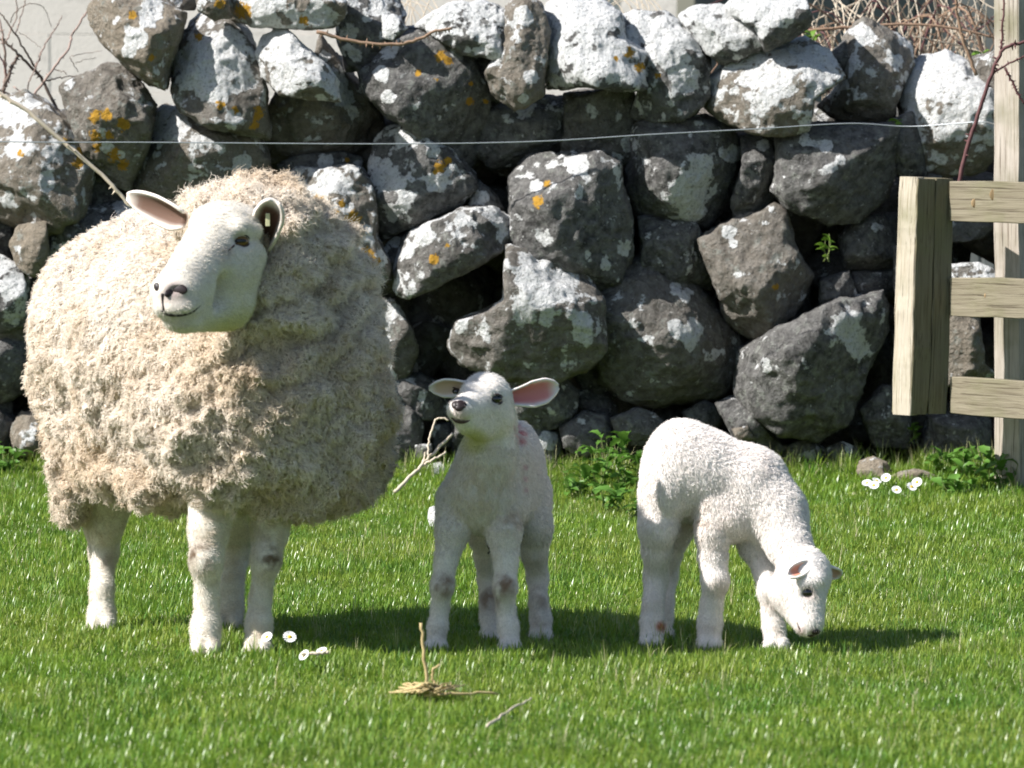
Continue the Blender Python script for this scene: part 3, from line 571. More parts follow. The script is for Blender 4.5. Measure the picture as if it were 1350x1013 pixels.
# ------------------------------------------------------------------ clay: signed distance fields and their surfaces
class Clay:
    def __init__(s, lo, hi, h):
        s.lo = np.array(lo, float); s.h = h; s.n = np.ceil((np.array(hi) - s.lo) / h).astype(int) + 1
        s.f = np.full(s.n, 0.5, dtype=np.float32)
    def _box(s, lo, hi, pad):
        a = np.maximum(np.floor((lo - pad - s.lo) / s.h).astype(int), 0); b = np.minimum(np.ceil((hi + pad - s.lo) / s.h).astype(int) + 1, s.n)
        if (b <= a).any(): return None
        ax = [(s.lo[i] + s.h * np.arange(a[i], b[i])).astype(np.float32) for i in range(3)]
        return tuple(slice(a[i], b[i]) for i in range(3)), np.meshgrid(*ax, indexing='ij')
    def _mix(s, sl, d, k, sub):
        a = s.f[sl]
        if sub: d = -d; h = np.maximum(k - np.abs(a - d), 0) / k; s.f[sl] = np.maximum(a, d) + h * h * k * .25
        else: h = np.maximum(k - np.abs(a - d), 0) / k; s.f[sl] = np.minimum(a, d) - h * h * k * .25
    def ell(s, c, r, k=.02, R=None, sub=False):
        """ellipsoid; R rows = its own axes"""
        c = np.array(c, float); r = np.array(r, float) * np.ones(3); m = r.max()
        q = s._box(c - m, c + m, k + .02)
        if q is None: return
        sl, g = q; d = [g[i] - np.float32(c[i]) for i in range(3)]
        if R is not None: d = [sum(np.float32(R[j][i]) * d[i] for i in range(3)) for j in range(3)]
        k0 = np.sqrt(sum((d[i] / r[i]) ** 2 for i in range(3))); k1 = np.sqrt(sum((d[i] / r[i] ** 2) ** 2 for i in range(3)))
        s._mix(sl, k0 * (k0 - 1) / np.maximum(k1, 1e-6), k, sub)
    def cone(s, a, b, ra, rb, k=.02, flat=None, sub=False):
        a = np.array(a, float); b = np.array(b, float); m = max(ra, rb)
        q = s._box(np.minimum(a, b) - m, np.maximum(a, b) + m, k + .02)
        if q is None: return
        sl, g = q; ab = b - a; L = ab @ ab + 1e-9; p = [g[i] - np.float32(a[i]) for i in range(3)]
        t = np.clip(sum(p[i] * np.float32(ab[i]) for i in range(3)) / L, 0, 1)
        e = [p[i] - t * np.float32(ab[i]) for i in range(3)]
        if flat is not None:                     # (axis, factor): squeeze across that axis
            ax, fc = np.array(flat[0], float), flat[1]; ax /= np.linalg.norm(ax)
            dd = sum(e[i] * np.float32(ax[i]) for i in range(3)); e = [e[i] + dd * np.float32(ax[i] * (1 / fc - 1)) for i in range(3)]
        d = np.sqrt(sum(x * x for x in e)) - (ra + (rb - ra) * t)
        if flat is not None: d = d * min(1, flat[1])
        s._mix(sl, d, k, sub)
    def chain(s, pts, rad, k=.02, **kw):
        for i in range(len(pts) - 1): s.cone(pts[i], pts[i + 1], rad[i], rad[i + 1], k, **kw)
    def mesh(s, smooth=1):
        f = s.f; neg = f < 0; nx, ny, nz = f.shape
        cell = np.zeros((nx - 1, ny - 1, nz - 1), np.int8)
        for dx in (0, 1):
            for dy in (0, 1):
                for dz in (0, 1): cell += neg[dx:nx - 1 + dx, dy:ny - 1 + dy, dz:nz - 1 + dz]
        act = (cell > 0) & (cell < 8); idx = np.full(act.shape, -1, np.int64); I = np.argwhere(act); idx[act] = np.arange(len(I))
        acc = np.zeros((len(I), 3)); cnt = np.zeros(len(I))
        co = [(x, y, z) for x in (0, 1) for y in (0, 1) for z in (0, 1)]
        for a in co:
            for ax in range(3):
                if a[ax]: continue
                b = list(a); b[ax] = 1
                fa = f[I[:, 0] + a[0], I[:, 1] + a[1], I[:, 2] + a[2]]; fb = f[I[:, 0] + b[0], I[:, 1] + b[1], I[:, 2] + b[2]]
                m = (fa < 0) != (fb < 0); t = fa[m] / (fa[m] - fb[m]); p = np.tile(np.array(a, float), (m.sum(), 1)); p[:, ax] += t
                acc[m] += p; cnt[m] += 1
        V = s.lo + (I + acc / cnt[:, None]) * s.h; Q = []
        for ax in range(3):
            o = [i for i in range(3) if i != ax]
            sa = [slice(1, -1)] * 3; sa[ax] = slice(0, f.shape[ax] - 1); sb = list(sa); sb[ax] = slice(1, f.shape[ax])
            A = neg[tuple(sa)]; B = neg[tuple(sb)]; E = np.argwhere(A != B)
            inside = A[tuple(E.T)]; E = E + np.array([0 if i == ax else 1 for i in range(3)])
            def cid(d0, d1):
                c = E.copy(); c[:, o[0]] -= d0; c[:, o[1]] -= d1; return idx[c[:, 0], c[:, 1], c[:, 2]]
            q = np.stack([cid(0, 0), cid(1, 0), cid(1, 1), cid(0, 1)], 1)
            flip = inside if ax != 1 else ~inside
            q[~flip] = q[~flip][:, ::-1]; Q.append(q)
        F = np.concatenate(Q); F = F[(F >= 0).all(1)]
        for _ in range(smooth): V = lap(V, F, .5)
        return V, F
def lap(V, F, a):
    s = np.zeros_like(V); c = np.zeros(len(V))
    for i in range(F.shape[1]):
        j = (i + 1) % F.shape[1]
        for k in range(3): s[:, k] += np.bincount(F[:, i], V[F[:, j], k], len(V)) + np.bincount(F[:, j], V[F[:, i], k], len(V))
        c += np.bincount(F[:, i], minlength=len(V)) + np.bincount(F[:, j], minlength=len(V))
    return V + a * (s / np.maximum(c, 1)[:, None] - V)
def normals(V, F):
    n = np.zeros_like(V); fn = np.cross(V[F[:, 2]] - V[F[:, 0]], V[F[:, -1]] - V[F[:, 1]])
    for i in range(F.shape[1]):
        for k in range(3): n[:, k] += np.bincount(F[:, i], fn[:, k], len(V))
    return n / (np.linalg.norm(n, axis=1)[:, None] + 1e-12)
def sample_surface(V, F, N, n, rng, dens=None):
    a = np.linalg.norm(np.cross(V[F[:, 2]] - V[F[:, 0]], V[F[:, 3]] - V[F[:, 1]]), axis=1)
    if dens is not None: a = a * dens[F].mean(1)
    f = rng.choice(len(F), n, p=a / a.sum()); u, v = rng.random(n), rng.random(n)
    wts = np.stack([(1 - u) * (1 - v), u * (1 - v), u * v, (1 - u) * v], 1)
    p = (V[F[f]] * wts[:, :, None]).sum(1); nn = (N[F[f]] * wts[:, :, None]).sum(1)
    return p, nn / np.linalg.norm(nn, axis=1)[:, None], f, wts
class Surf:
    """find where the line of sight through a photo pixel meets a body, to seat eyes, nostrils and so on"""
    def __init__(s, V, F): s.t = BVHTree.FromPolygons(V.tolist(), F.tolist())
    def hit(s, u, v):
        d = Vector(P(u, v, 12) - C0).normalized(); h = s.t.ray_cast(Vector(C0), d)
        return (np.array(h[0]), np.array(h[1])) if h[0] is not None else (P(u, v, 12), np.array([0, -1., 0]))
R7 = 1 / 700.0
def frame_from(n, up=(0, 0, 1)):
    n = np.array(n, float); n /= np.linalg.norm(n); x = np.cross(up, n); x /= np.linalg.norm(x) + 1e-9; return x, np.cross(n, x), n
def blob(name, parent, c, r, axes, mat, sub=3):
    V, F = ICO[sub]; W_ = sum((V[:, i] * r[i])[:, None] * np.array(axes[i])[None] for i in range(3)) + np.array(c)
    return mesh_obj(name, W_, F, mat, parent)
def ear_geo(base, tip, width, up, cup=.5, thick=.004, prof=None, sweep=0.0, n=14, m=12):
    """leaf shaped cupped ear from base to tip; up = side the hollow opens to"""
    base, tip = np.array(base, float), np.array(tip, float); ax = tip - base; L = np.linalg.norm(ax); ax /= L
    up = np.array(up, float); up -= ax * (up @ ax); up /= np.linalg.norm(up); sd = np.cross(up, ax)
    prof = prof or [(0, .42), (.25, .85), (.5, 1.0), (.75, .82), (.92, .45), (1, .08)]
    px_, py_ = zip(*prof); top = []
    for i in range(n + 1):
        t = i / n; wv = width / 2 * np.interp(t, px_, py_); cu = cup * (1 - .55 * t)
        for j in range(m + 1):
            s = -1 + 2 * j / m; ang = s * 1.25 * cu * 1.6
            x = wv * (np.sin(ang) / max(1e-3, 1.25 * cu * 1.6)) ; zz = wv * (1 - np.cos(ang)) * 1.1
            top.append(base + ax * (L * t) + sd * (x + sweep * t * t) + up * zz)
    top = np.array(top); W_ = m + 1
    Fq = [(i * W_ + j, i * W_ + j + 1, (i + 1) * W_ + j + 1, (i + 1) * W_ + j) for i in range(n) for j in range(m)]
    N = normals(top, np.array(Fq)); 
    if (N @ up).mean() < 0: N = -N
    K = len(top); bot = top - N * thick
    tt = np.repeat(np.arange(n + 1) / n, W_); ss = np.tile(np.abs(-1 + 2 * np.arange(W_) / m), n + 1)
    inner = np.concatenate([(1 - sstep(.55, .95, ss)) * (1 - sstep(.75, 1, tt)), np.zeros(K)])
    F = Fq + [tuple(K + i for i in q[::-1]) for q in Fq]
    rim = [j for j in range(W_)] + [i * W_ + m for i in range(1, n + 1)] + [n * W_ + j for j in range(m - 1, -1, -1)] + [i * W_ for i in range(n - 1, 0, -1)]
    for a, b in zip(rim, rim[1:] + rim[:1]): F.append((a, K + a, K + b, b))
    return np.concatenate([top, bot]), F, inner
def short_fur(V, F, N, n, length, rad, rng, flow, clump, dens=None, lift=.55, k=4, curl=0.0, scale=60):
    p, nn, f, wts = sample_surface(V, F, N, n, rng, dens)
    fl = flow(p) if callable(flow) else np.tile(np.array(flow, float), (len(p), 1))
    fl = fl - nn * (fl * nn).sum(1)[:, None]; fl /= np.linalg.norm(fl, axis=1)[:, None] + 1e-9
    d, cp, cr, _ = worley(p, scale, 5)
    L = length * rng.uniform(.6, 1.25, n)[:, None] * (1 + .0 * d[:, None])
    dirn = nn * lift + fl * (1 - lift) + rng.normal(0, .16, (n, 3)); dirn /= np.linalg.norm(dirn, axis=1)[:, None]
    out = []
    ctip = cp + nn * length * 1.0
    for i in range(k):
        t = i / (k - 1); q = p + dirn * L * t + fl * L * .25 * t * t
        q = q + (ctip - p) * clump * t * t * .8
        if curl: 
            ph = 6.3 * (t * 1.3 + cr)[:, None]; q = q + (np.cos(ph) * fl + np.sin(ph) * np.cross(nn, fl)) * curl * t
        out.append(q)
    out = np.stack(out, 1); out[:, 0] -= nn * .002
    return out, p, nn, f, wts, cr

# ------------------------------------------------------------------ animal materials
def coat_mat(name='short_white_coat'):
    m = M(name); p = m.obj(); n = m.noise(p, 260, 4, .7)
    c = m.mix(1.0, m.attr('tint', 'Color'), m.map(n, .3, .7, .74, 1.08), 'MULTIPLY')
    s = m.scalevec(p, (1, 1, .35))
    m.b.inputs['Sheen Weight'].default_value = .25; m.b.inputs['Sheen Roughness'].default_value = .5
    return m.done(c, .8, m.bump(m.noise(s, 420, 3, .6), .35, .002))
def wool_under_mat():
    m = M('fleece_depth'); p = m.obj()
    c = m.mix(m.noise(p, 60, 4), m.attr('tint', 'Color'), (.36, .26, .15)); 
    return m.done(c, .95, m.bump(m.noise(p, 220, 4, .7), .8, .006))
def strand_mat(name, rough=.6, trans=.0):
    m = M(name); m.b.inputs['Specular IOR Level'].default_value = .22
    m.b.inputs['Sheen Weight'].default_value = .15
    return m.done(m.attr('tint', 'Color'), rough)
MC = coat_mat(); MWU = wool_under_mat(); MST = strand_mat('wool_fibre', .7)
def plain(name, col, rough=.5, spec=.4):
    m = M(name); m.b.inputs['Specular IOR Level'].default_value = spec; return m.done(col, rough)
M_NOSE = plain('nostril_dark', (.022, .014, .014), .45); M_LIP = plain('dark_lip', (.07, .04, .038), .5)
M_EYE = plain('eye_amber', (.16, .085, .025), .12, .7); M_PUP = plain('pupil', (.004, .004, .005), .08, .8); M_LID = plain('eyelid_dark', (.06, .04, .035), .5)
M_EYED = plain('lamb_eye', (.012, .009, .010), .06, .9)
M_HOOF = plain('hoof_horn', (.30, .24, .17), .6); M_HOOFO = plain('hoof_brown', (.24, .09, .03), .6)
def ear_mat():
    m = M('ear_skin'); p = m.obj(); c = m.mix(m.attr('inner'), m.attr('tint', 'Color'), m.attr('innercol', 'Color'))
    m.b.inputs['Subsurface Weight'].default_value = .12; m.b.inputs['Subsurface Radius'].default_value = (.012, .004, .003); m.b.inputs['Subsurface Scale'].default_value = .5
    return m.done(c, .8, m.bump(m.noise(p, 400, 3), .3, .002))
MEAR = ear_mat()
def ear(parent, base, tip, width, up, tint, innercol, **k):
    V, F, inner = ear_geo(base, tip, width, up, **k)
    o = mesh_obj('ear', V, F, MEAR, parent, attrs={'inner': inner}, colattrs={'tint': np.tile(tint, (len(V), 1)), 'innercol': np.tile(innercol, (len(V), 1))})
    return o, V, F
def eye(parent, surf, u, v, r, mat_ball, n_bias=(0, 0, 0), pupil=True, dark=.0):
    p, n = surf.hit(u, v); n = n + np.array(n_bias); n /= np.linalg.norm(n); x, y, z = frame_from(n)
    e = blob('eye', parent, p - n * r * .45, (r * 1.15, r * .95, r), (x, y, z), mat_ball)
    if pupil:
        pp = blob('pupil', parent, p + n * r * .40, (r * .75, r * .30, r * .2), (x, y, z), M_PUP, 2)
        pp.parent = e
    for s_, nm in ((1, .92), (-1, .80)):
        th = np.linspace(-1.15, 1.15, 9)
        pts = [p - n * r * .30 + x * r * 1.3 * math.sin(t) + y * s_ * r * nm * 1.12 * (math.cos(t) - .12) * 1.0 + n * r * .62 * math.cos(t) for t in th]
        V, F = tube_geo(pts, r * .13 * np.array([.4, .8, 1, 1.1, 1.15, 1.1, 1, .8, .4]), 6)
        mesh_obj('eyelid', V, F, M_LID, parent)
    return p, n
def surf_tube(name, parent, surf, uv, rad, mat, sink=.4, n=12):
    pts = [surf.hit(u, v) for u, v in spline([(a, b, 0) for a, b in uv], n)[:, :2]]
    pts = [p - nn * np.max(rad) * sink for p, nn in pts]
    V, F = tube_geo(pts, rad if np.isscalar(rad) else np.interp(np.linspace(0, 1, len(pts)), np.linspace(0, 1, len(rad)), rad), 6)
    return mesh_obj(name, V, F, mat, parent)
def near_px(V, u, v, r):
    a, b = PX(V); return np.clip(1 - np.hypot(a - u, b - v) / r, 0, 1)
# ------------------------------------------------------------------ the ewe
def build_ewe():
    rng = np.random.default_rng(5)
    root = empty('ewe', (P(265, 850, 12.1)[0], 12.1, 0), 'big white faced ewe in thick cream fleece looking left with two lambs beside her', 'sheep')
    # --- skin: head, neck, trunk and legs in one surface
    c = Clay((-.96, 11.36, -.05), (-.16, 12.86, .96), .0048)
    def Q(u, v, d): return P(u, v, d)
    r = lambda x: x * R7
    for (u, v, d, a, b_, e) in ((215, 490, 12.45, 120, 150, 150), (285, 500, 12.2, 150, 160, 150), (335, 530, 12.02, 115, 125, 120)):
        c.ell(Q(u, v, d), (r(a), r(e), r(b_)), .05)
    c.cone(Q(345, 470, 12.0), Q(322, 360, 11.86), r(90), r(46), .05)
    # skull, cheeks, face, muzzle
    c.ell(Q(306, 308, 11.82), (r(45), r(50), r(38)), .02)
    c.ell(Q(298, 292, 11.77), (r(44), r(40), r(24)), .02)
    c.ell(Q(309, 362, 11.79), (r(30), r(40), r(46)), .03)
    c.ell(Q(302, 392, 11.77), (r(31), r(36), r(34)), .03)
    c.cone(Q(290, 312, 11.75), Q(240, 374, 11.60), r(40), r(28), .02)
    c.cone(Q(300, 350, 11.74), Q(240, 398, 11.60), r(44), r(26), .025)
    c.ell(Q(231, 384, 11.585), (r(32), r(30), r(23)), .015)
    c.ell(Q(234, 405, 11.58), (r(32), r(28), r(18)), .012)
    c.cone(Q(298, 402, 11.74), Q(243, 421, 11.60), r(34), r(16), .02)
    c.ell(Q(240, 424, 11.595), (r(24), r(24), r(13)), .010)
    # brow over the eye, hollow for it, cheek bone, mouth groove, nostrils
    c.cone(Q(292, 309, 11.712), Q(314, 302, 11.712), r(10), r(12), .014)
    c.cone(Q(314, 302, 11.712), Q(336, 305, 11.735), r(12), r(10), .014)
    c.cone(Q(306, 334, 11.705), Q(334, 331, 11.73), r(9), r(9), .014)
    c.cone(Q(262, 352, 11.675), Q(300, 334, 11.70), r(10), r(13), .018)
    c.cone(Q(300, 334, 11.70), Q(338, 338, 11.745), r(13), r(12), .018)
    c.ell(Q(292, 384, 11.652), (r(36), r(14), r(20)), .03, sub=True)
    c.cone(Q(268, 340, 11.655), Q(246, 368, 11.585), r(7), r(6), .02, sub=True)
    sf0 = None
    def dig(s, pts, rad, k=.008, deep=0.0):
        for (u, v, d) in pts: c.ell(Q(u, v, d), (r(rad),) * 3, k, sub=True)
    V0, F0 = c.mesh(0); sf = Surf(V0, F0)
    def at(u, v, sink=0.0): p, n = sf.hit(u, v); return p - n * sink
    c.ell(at(319, 318, -.003), (r(13), r(10), r(8.5)), .008, sub=True)
    for t in np.linspace(0, 1, 22):
        u = 214 + t * 52; v = 414 - 2 * t - 9 * max(0, t - .55) ** 1.5 * 3 + 4 * math.sin(t * 3.1)
        c.ell(at(u, v, -.0012), (r(3.0),) * 3, .004, sub=True)
    for (u, v, a) in ((233, 381, 6.5), (226, 384, 6), (206.5, 380, 4)): c.ell(at(u, v, -.001), (r(a), r(a), r(4.6)), .004, sub=True)
    for t in np.linspace(0, 1, 8): c.ell(at(214 + 1.5 * t, 387 + 24 * t, -.001), (r(2.0),) * 3, .003, sub=True)
    # legs (towards the hoof)
    legs = [([(286, 640, 12.0), (275, 700, 11.97), (272, 738, 11.955), (273, 790, 11.97), (271, 828, 11.96), (271, 850, 11.945)], [44, 25, 20, 14.5, 18, 18.5]),
            ([(352, 640, 12.02), (356, 700, 12.02), (351, 738, 12.0), (343, 790, 12.01), (341, 822, 12.0), (340, 843, 11.985)], [38, 23, 17.5, 12.8, 16, 17]),
            ([(150, 620, 12.38), (137, 690, 12.40), (137, 728, 12.42), (134, 778, 12.36), (134, 812, 12.35), (134, 836, 12.33)], [50, 26, 17.5, 14.5, 17, 18.5]),
            ([(320, 620, 12.50), (314, 690, 12.52), (310, 725, 12.54), (303, 775, 12.48), (301, 800, 12.47), (300, 822, 12.45)], [56, 32, 21, 17, 19, 20])]
    for pts, rad in legs:
        pp = [Q(*p) for p in pts]; pp[-1][2] = max(gz(pp[-1][0], pp[-1][1]) + .022, pp[-1][2] if False else -1); 
        c.chain(pp, [r(x) for x in rad], .018)
        k = pp[2]; c.ell(k + np.array([0, -.008, 0]), (r(rad[2] * 1.02), r(rad[2]), r(rad[2] * 1.3)), .012)
        foot = pp[-1]; gzz = float(gz(foot[0], foot[1]))
        for s in (-1, 1): c.ell((foot[0] + s * .0125, foot[1] - .014, gzz + .016), (.015, .033, .022), .006)
    V, F = c.mesh(1); N = normals(V, F)
    cr = np.array([.80, .745, .655]); tint = np.tile(cr, (len(V), 1))
    n1 = fbm(V, 25, 3, 3)[:, None]; tint = tint * (1 + .06 * n1)
    z = V[:, 2]; legm = sstep(.30, .24, z)
    def paint(tint, m, col): return tint * (1 - m[:, None]) + np.array(col) * m[:, None]
    mott = np.clip(fbm(V, 55, 3, 8) * 1.4 + .35, 0, 1)
    tint = paint(tint, legm * mott * .35, (.50, .38, .24))
    for (u, v, rr, a, col) in ((262, 735, 30, 1.0, (.12, .07, .035)), (357, 737, 24, .95, (.14, .085, .045)), (345, 765, 16, .4, (.3, .2, .12)), (140, 740, 22, .5, (.35, .25, .15)),
                               (320, 432, 46, .55, (.55, .52, .12)), (290, 436, 30, .45, (.58, .56, .16)), (228, 382, 16, .55, (.45, .38, .36)), (216, 395, 14, .3, (.45, .36, .34)),
                               (294, 336, 22, .35, (.45, .36, .31)), (317, 318, 22, .35, (.42, .35, .30)), (232, 386, 26, .6, (.48, .38, .35)), (228, 384, 16, .6, (.25, .19, .18)), (212, 395, 20, .25, (.55, .42, .38)), (252, 404, 26, .2, (.55, .46, .40)), (280, 300, 40, .10, (.6, .52, .42)), (330, 350, 40, .22, (.55, .48, .38)), (225, 420, 22, .2, (.5, .42, .34)), (278, 700, 34, .5, (.42, .33, .22)), (352, 700, 34, .5, (.42, .33, .22)), (137, 700, 34, .45, (.42, .33, .22)), (300, 330, 12, .5, (.30, .24, .22)), (240, 425, 16, .25, (.5, .42, .36)), (268, 365, 26, .15, (.55, .48, .44)), (272, 846, 20, .5, (.45, .35, .22)), (340, 842, 18, .5, (.45, .35, .22)), (134, 842, 18, .5, (.45, .35, .22))):
        tint = paint(tint, sstep(0, .8, near_px(V, u, v, rr)) * a * (V[:, 1] < 12.45) * np.where(V[:, 2] < .3, np.clip(.55 + 1.5 * fbm(V, 75, 3, 91), 0, 1), 1), col)
    body = mesh_obj('body', V, F, MC, root, colattrs={'tint': tint})
    sf = Surf(V, F)
    eye(root, sf, 317, 318.5, r(10.0), M_EYE, (-.15, -.1, 0))
    # far side eye, mirrored across the face
    pm, nm = sf.hit(317, 318.5); mid, mn = sf.hit(268, 318)
    for uv, rr in (((203.5, 379), (2.2, 1.0)),): pass
    for (u, v, a, b_, rot) in ((235, 381, 12.5, 7.2, -.2), (224, 386, 8.5, 5.2, 0.45), (207.0, 379, 5.0, 7.0, .7)):
        p, n = sf.hit(u, v); x, y, zz = frame_from(n); cx, sx = math.cos(rot), math.sin(rot)
        blob('nostril', root, p - n * .0012, (r(a), r(b_), r(3.0)), (x * cx + y * sx, y * cx - x * sx, zz), M_NOSE)
    surf_tube('mouth', root, sf, [(214, 387), (214.5, 398), (216, 410)], [r(2.6), r(1.8), r(2.2)], M_NOSE, .3)
    surf_tube('mouth', root, sf, [(211, 409), (222, 415), (238, 416), (253, 412), (266, 402)], [r(1.4), r(3.0), r(2.6), r(2.2), r(1.0)], M_NOSE, .3, 18)
    surf_tube('tear_line', root, sf, [(311, 322), (303, 329), (294, 338)], [r(2.4), r(2.0), r(.9)], M_LID, .62, 8)
    # ears
    tcol, icol = (.80, .73, .66), (.42, .27, .22)
    ear(root, Q(246, 288, 11.79), Q(167, 257, 11.86), .062, (.1, -.80, -.35), tcol, (.16, .095, .07), cup=.62, thick=.0055, prof=[(0, .6), (.18, 1.0), (.45, 1.0), (.72, .78), (.9, .52), (1, .22)], sweep=.004)
    ear(root, Q(350, 312, 11.80), Q(362, 266, 11.71), .062, (-.2, -1, -.15), tcol, (.10, .05, .035), cup=.8, thick=.006, prof=[(0, .8), (.3, 1.0), (.7, 1.0), (.9, .75), (1, .3)])
    V_, F_ = bevel_box(-.004, .004, -.0012, .0012, -.012, .012, .0006)
    tg = mesh_obj('ear_tag', V_ + Q(353, 290, 11.735), F_, plain('tag_cream', (.62, .60, .36), .4), root, smooth=False)
    # --- fleece
    g = Clay((-1.0, 11.5, .1), (-.12, 13.05, .96), .0062)
    def E(u, v, d, a, b_, e, k=.06): g.ell(Q(u, v, d), (r(a), r(e), r(b_)), k)
    E(200, 450, 12.36, 156, 172, 160); E(268, 466, 12.18, 188, 178, 168); E(330, 520, 12.02, 160, 150, 150)
    E(394, 490, 12.14, 98, 160, 130); E(124, 466, 12.36, 80, 136, 118)
    g.cone(Q(350, 430, 12.02), Q(335, 318, 11.93), r(118), r(70), .05)
    E(335, 300, 11.94, 92, 52, 70); E(395, 330, 12.02, 62, 62, 80); E(430, 400, 12.1, 58, 90, 90)
    E(318, 455, 11.90, 78, 62, 64, .05); E(366, 366, 11.86, 32, 74, 56, .04); E(352, 418, 11.86, 34, 36, 46, .03); E(300, 555, 11.95, 118, 88, 90); E(398, 590, 12.05, 98, 84, 100)
    E(112, 590, 12.36, 50, 84, 90, .04); E(97, 648, 12.36, 22, 40, 55, .03)
    E(215, 625, 12.12, 62, 50, 110, .04); E(165, 590, 12.25, 60, 70, 100, .04); E(312, 625, 11.93, 30, 36, 36, .03); E(425, 638, 12.08, 52, 36, 70, .03)
    E(372, 628, 12.1, 62, 28, 80, .03); E(460, 560, 12.15, 52, 90, 110, .04)
    # face opening: keep the wool off the face, open the arches above the legs
    g.cone(Q(296, 336, 11.74), Q(232, 392, 11.58), r(62), r(44), .02, sub=True)
    g.ell(Q(300, 306, 11.72), (r(58), r(50), r(44)), .02, sub=True)
    g.ell(Q(302, 368, 11.70), (r(50), r(50), r(60)), .02, sub=True)
    g.ell(Q(290, 400, 11.70), (r(56), r(50), r(38)), .02, sub=True)
    g.ell(Q(146, 700, 12.22), (r(26), r(70), r(50)), .02, sub=True)
    g.ell(Q(275, 690, 11.93), (r(30), r(46), r(34)), .02, sub=True)
    g.ell(Q(352, 702, 12.0), (r(34), r(60), r(34)), .02, sub=True)
    g.ell(Q(310, 722, 12.2), (r(130), r(130), r(38)), .03, sub=True)
    V, F = g.mesh(1); N = normals(V, F)
    # locks: rounded clumps, folds at the neck and chest
    uu, vv = PX(V)
    smoothz = np.clip(sstep(330, 130, uu) * sstep(600, 380, vv), 0, 1) + sstep(.12, .45, N[:, 1]) * .5   # flank and back lie smoother
    warp = np.stack([fbm(V, 14, 2, 31), fbm(V, 14, 2, 32), fbm(V, 14, 2, 33)], 1) * .022
    wq = (V + warp) * np.array([1, 1, 1.25])
    d1, _, r1, s1 = worley(wq, 21, 3); d2, _, r2, s2 = worley(wq + warp, 44, 7)
    lump = np.sqrt(np.clip((s1 - d1), 0, 1)); l2 = np.sqrt(np.clip((s2 - d2), 0, 1))
    folds = fbm(V * np.array([1, 1, 1.15]) + warp * 2, 9, 3, 41, ridged=True)
    amp = 1 - .72 * np.clip(smoothz, 0, 1)
    disp = .024 * amp * (lump - .5) + .028 * (l2 - .5) * (amp ** 1.6) + .030 * amp * folds + .012 * fbm(V, 6, 2, 44) - .004
    collar = np.exp(-(((uu - 400) / 85) ** 2 + ((vv - 410) / 130) ** 2))
    disp += collar * .024 * np.sin(((uu - 395) * .7 + (vv - 390)) / 9.5 + 7 * fbm(V, 8, 3, 45))
    V = V + N * disp[:, None]; N = normals(V, F)
    ao = np.clip(.5 + disp / .035, 0, 1)
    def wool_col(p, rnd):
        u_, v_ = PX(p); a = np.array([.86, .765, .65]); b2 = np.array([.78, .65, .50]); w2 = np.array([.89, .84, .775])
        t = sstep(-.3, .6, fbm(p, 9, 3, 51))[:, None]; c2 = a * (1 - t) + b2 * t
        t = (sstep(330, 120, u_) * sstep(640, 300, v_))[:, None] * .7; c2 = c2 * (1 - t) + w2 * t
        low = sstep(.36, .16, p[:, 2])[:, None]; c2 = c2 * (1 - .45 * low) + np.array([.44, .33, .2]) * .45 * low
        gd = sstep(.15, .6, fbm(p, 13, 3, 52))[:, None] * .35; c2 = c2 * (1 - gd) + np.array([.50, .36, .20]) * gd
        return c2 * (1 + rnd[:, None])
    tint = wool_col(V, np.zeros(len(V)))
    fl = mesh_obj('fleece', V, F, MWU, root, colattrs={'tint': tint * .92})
    n = 170000
    def flow(p):
        q = np.stack([fbm(p, 24, 2, 61), fbm(p, 24, 2, 62), fbm(p, 24, 2, 63)], 1); a = amp_at(p)
        return q * 1.6 * a[:, None] + np.array([-.15, .35, -.8])
    def amp_at(p):
        u_, v_ = PX(p); return 1 - .7 * np.clip(sstep(330, 130, u_) * sstep(600, 380, v_), 0, 1)
    dens = np.where(N[:, 1] < .55, 1.0, .3)
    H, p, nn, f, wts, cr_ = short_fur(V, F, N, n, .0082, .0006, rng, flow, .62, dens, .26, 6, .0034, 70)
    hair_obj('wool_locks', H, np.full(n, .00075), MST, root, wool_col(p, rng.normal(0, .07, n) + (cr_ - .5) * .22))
    # topknot and collar wisps, longer
    dn = np.exp(-(((uu - 335) / 110) ** 2 + ((vv - 262) / 34) ** 2)) + .8 * collar + .15 * (vv > 560)
    H, p, nn, f, wts, cr_ = short_fur(V, F, N, 14000, .014, .0005, rng, lambda p: flow(p) * .8 + np.array([.5, .1, .2]), .5, dn * (N[:, 1] < .5) + 1e-9, .5, 6, .005, 55)
    hair_obj('wool_locks', H, np.full(14000, .0006), MST, root, wool_col(p, rng.normal(.02, .08, 14000) + (cr_ - .5) * .2))
    # fine down on face and legs
    Vb, Fb = np.array([v.co for v in body.data.vertices]) + np.array(root.location), F0
    return root, body
EWE, EWE_BODY = build_ewe()
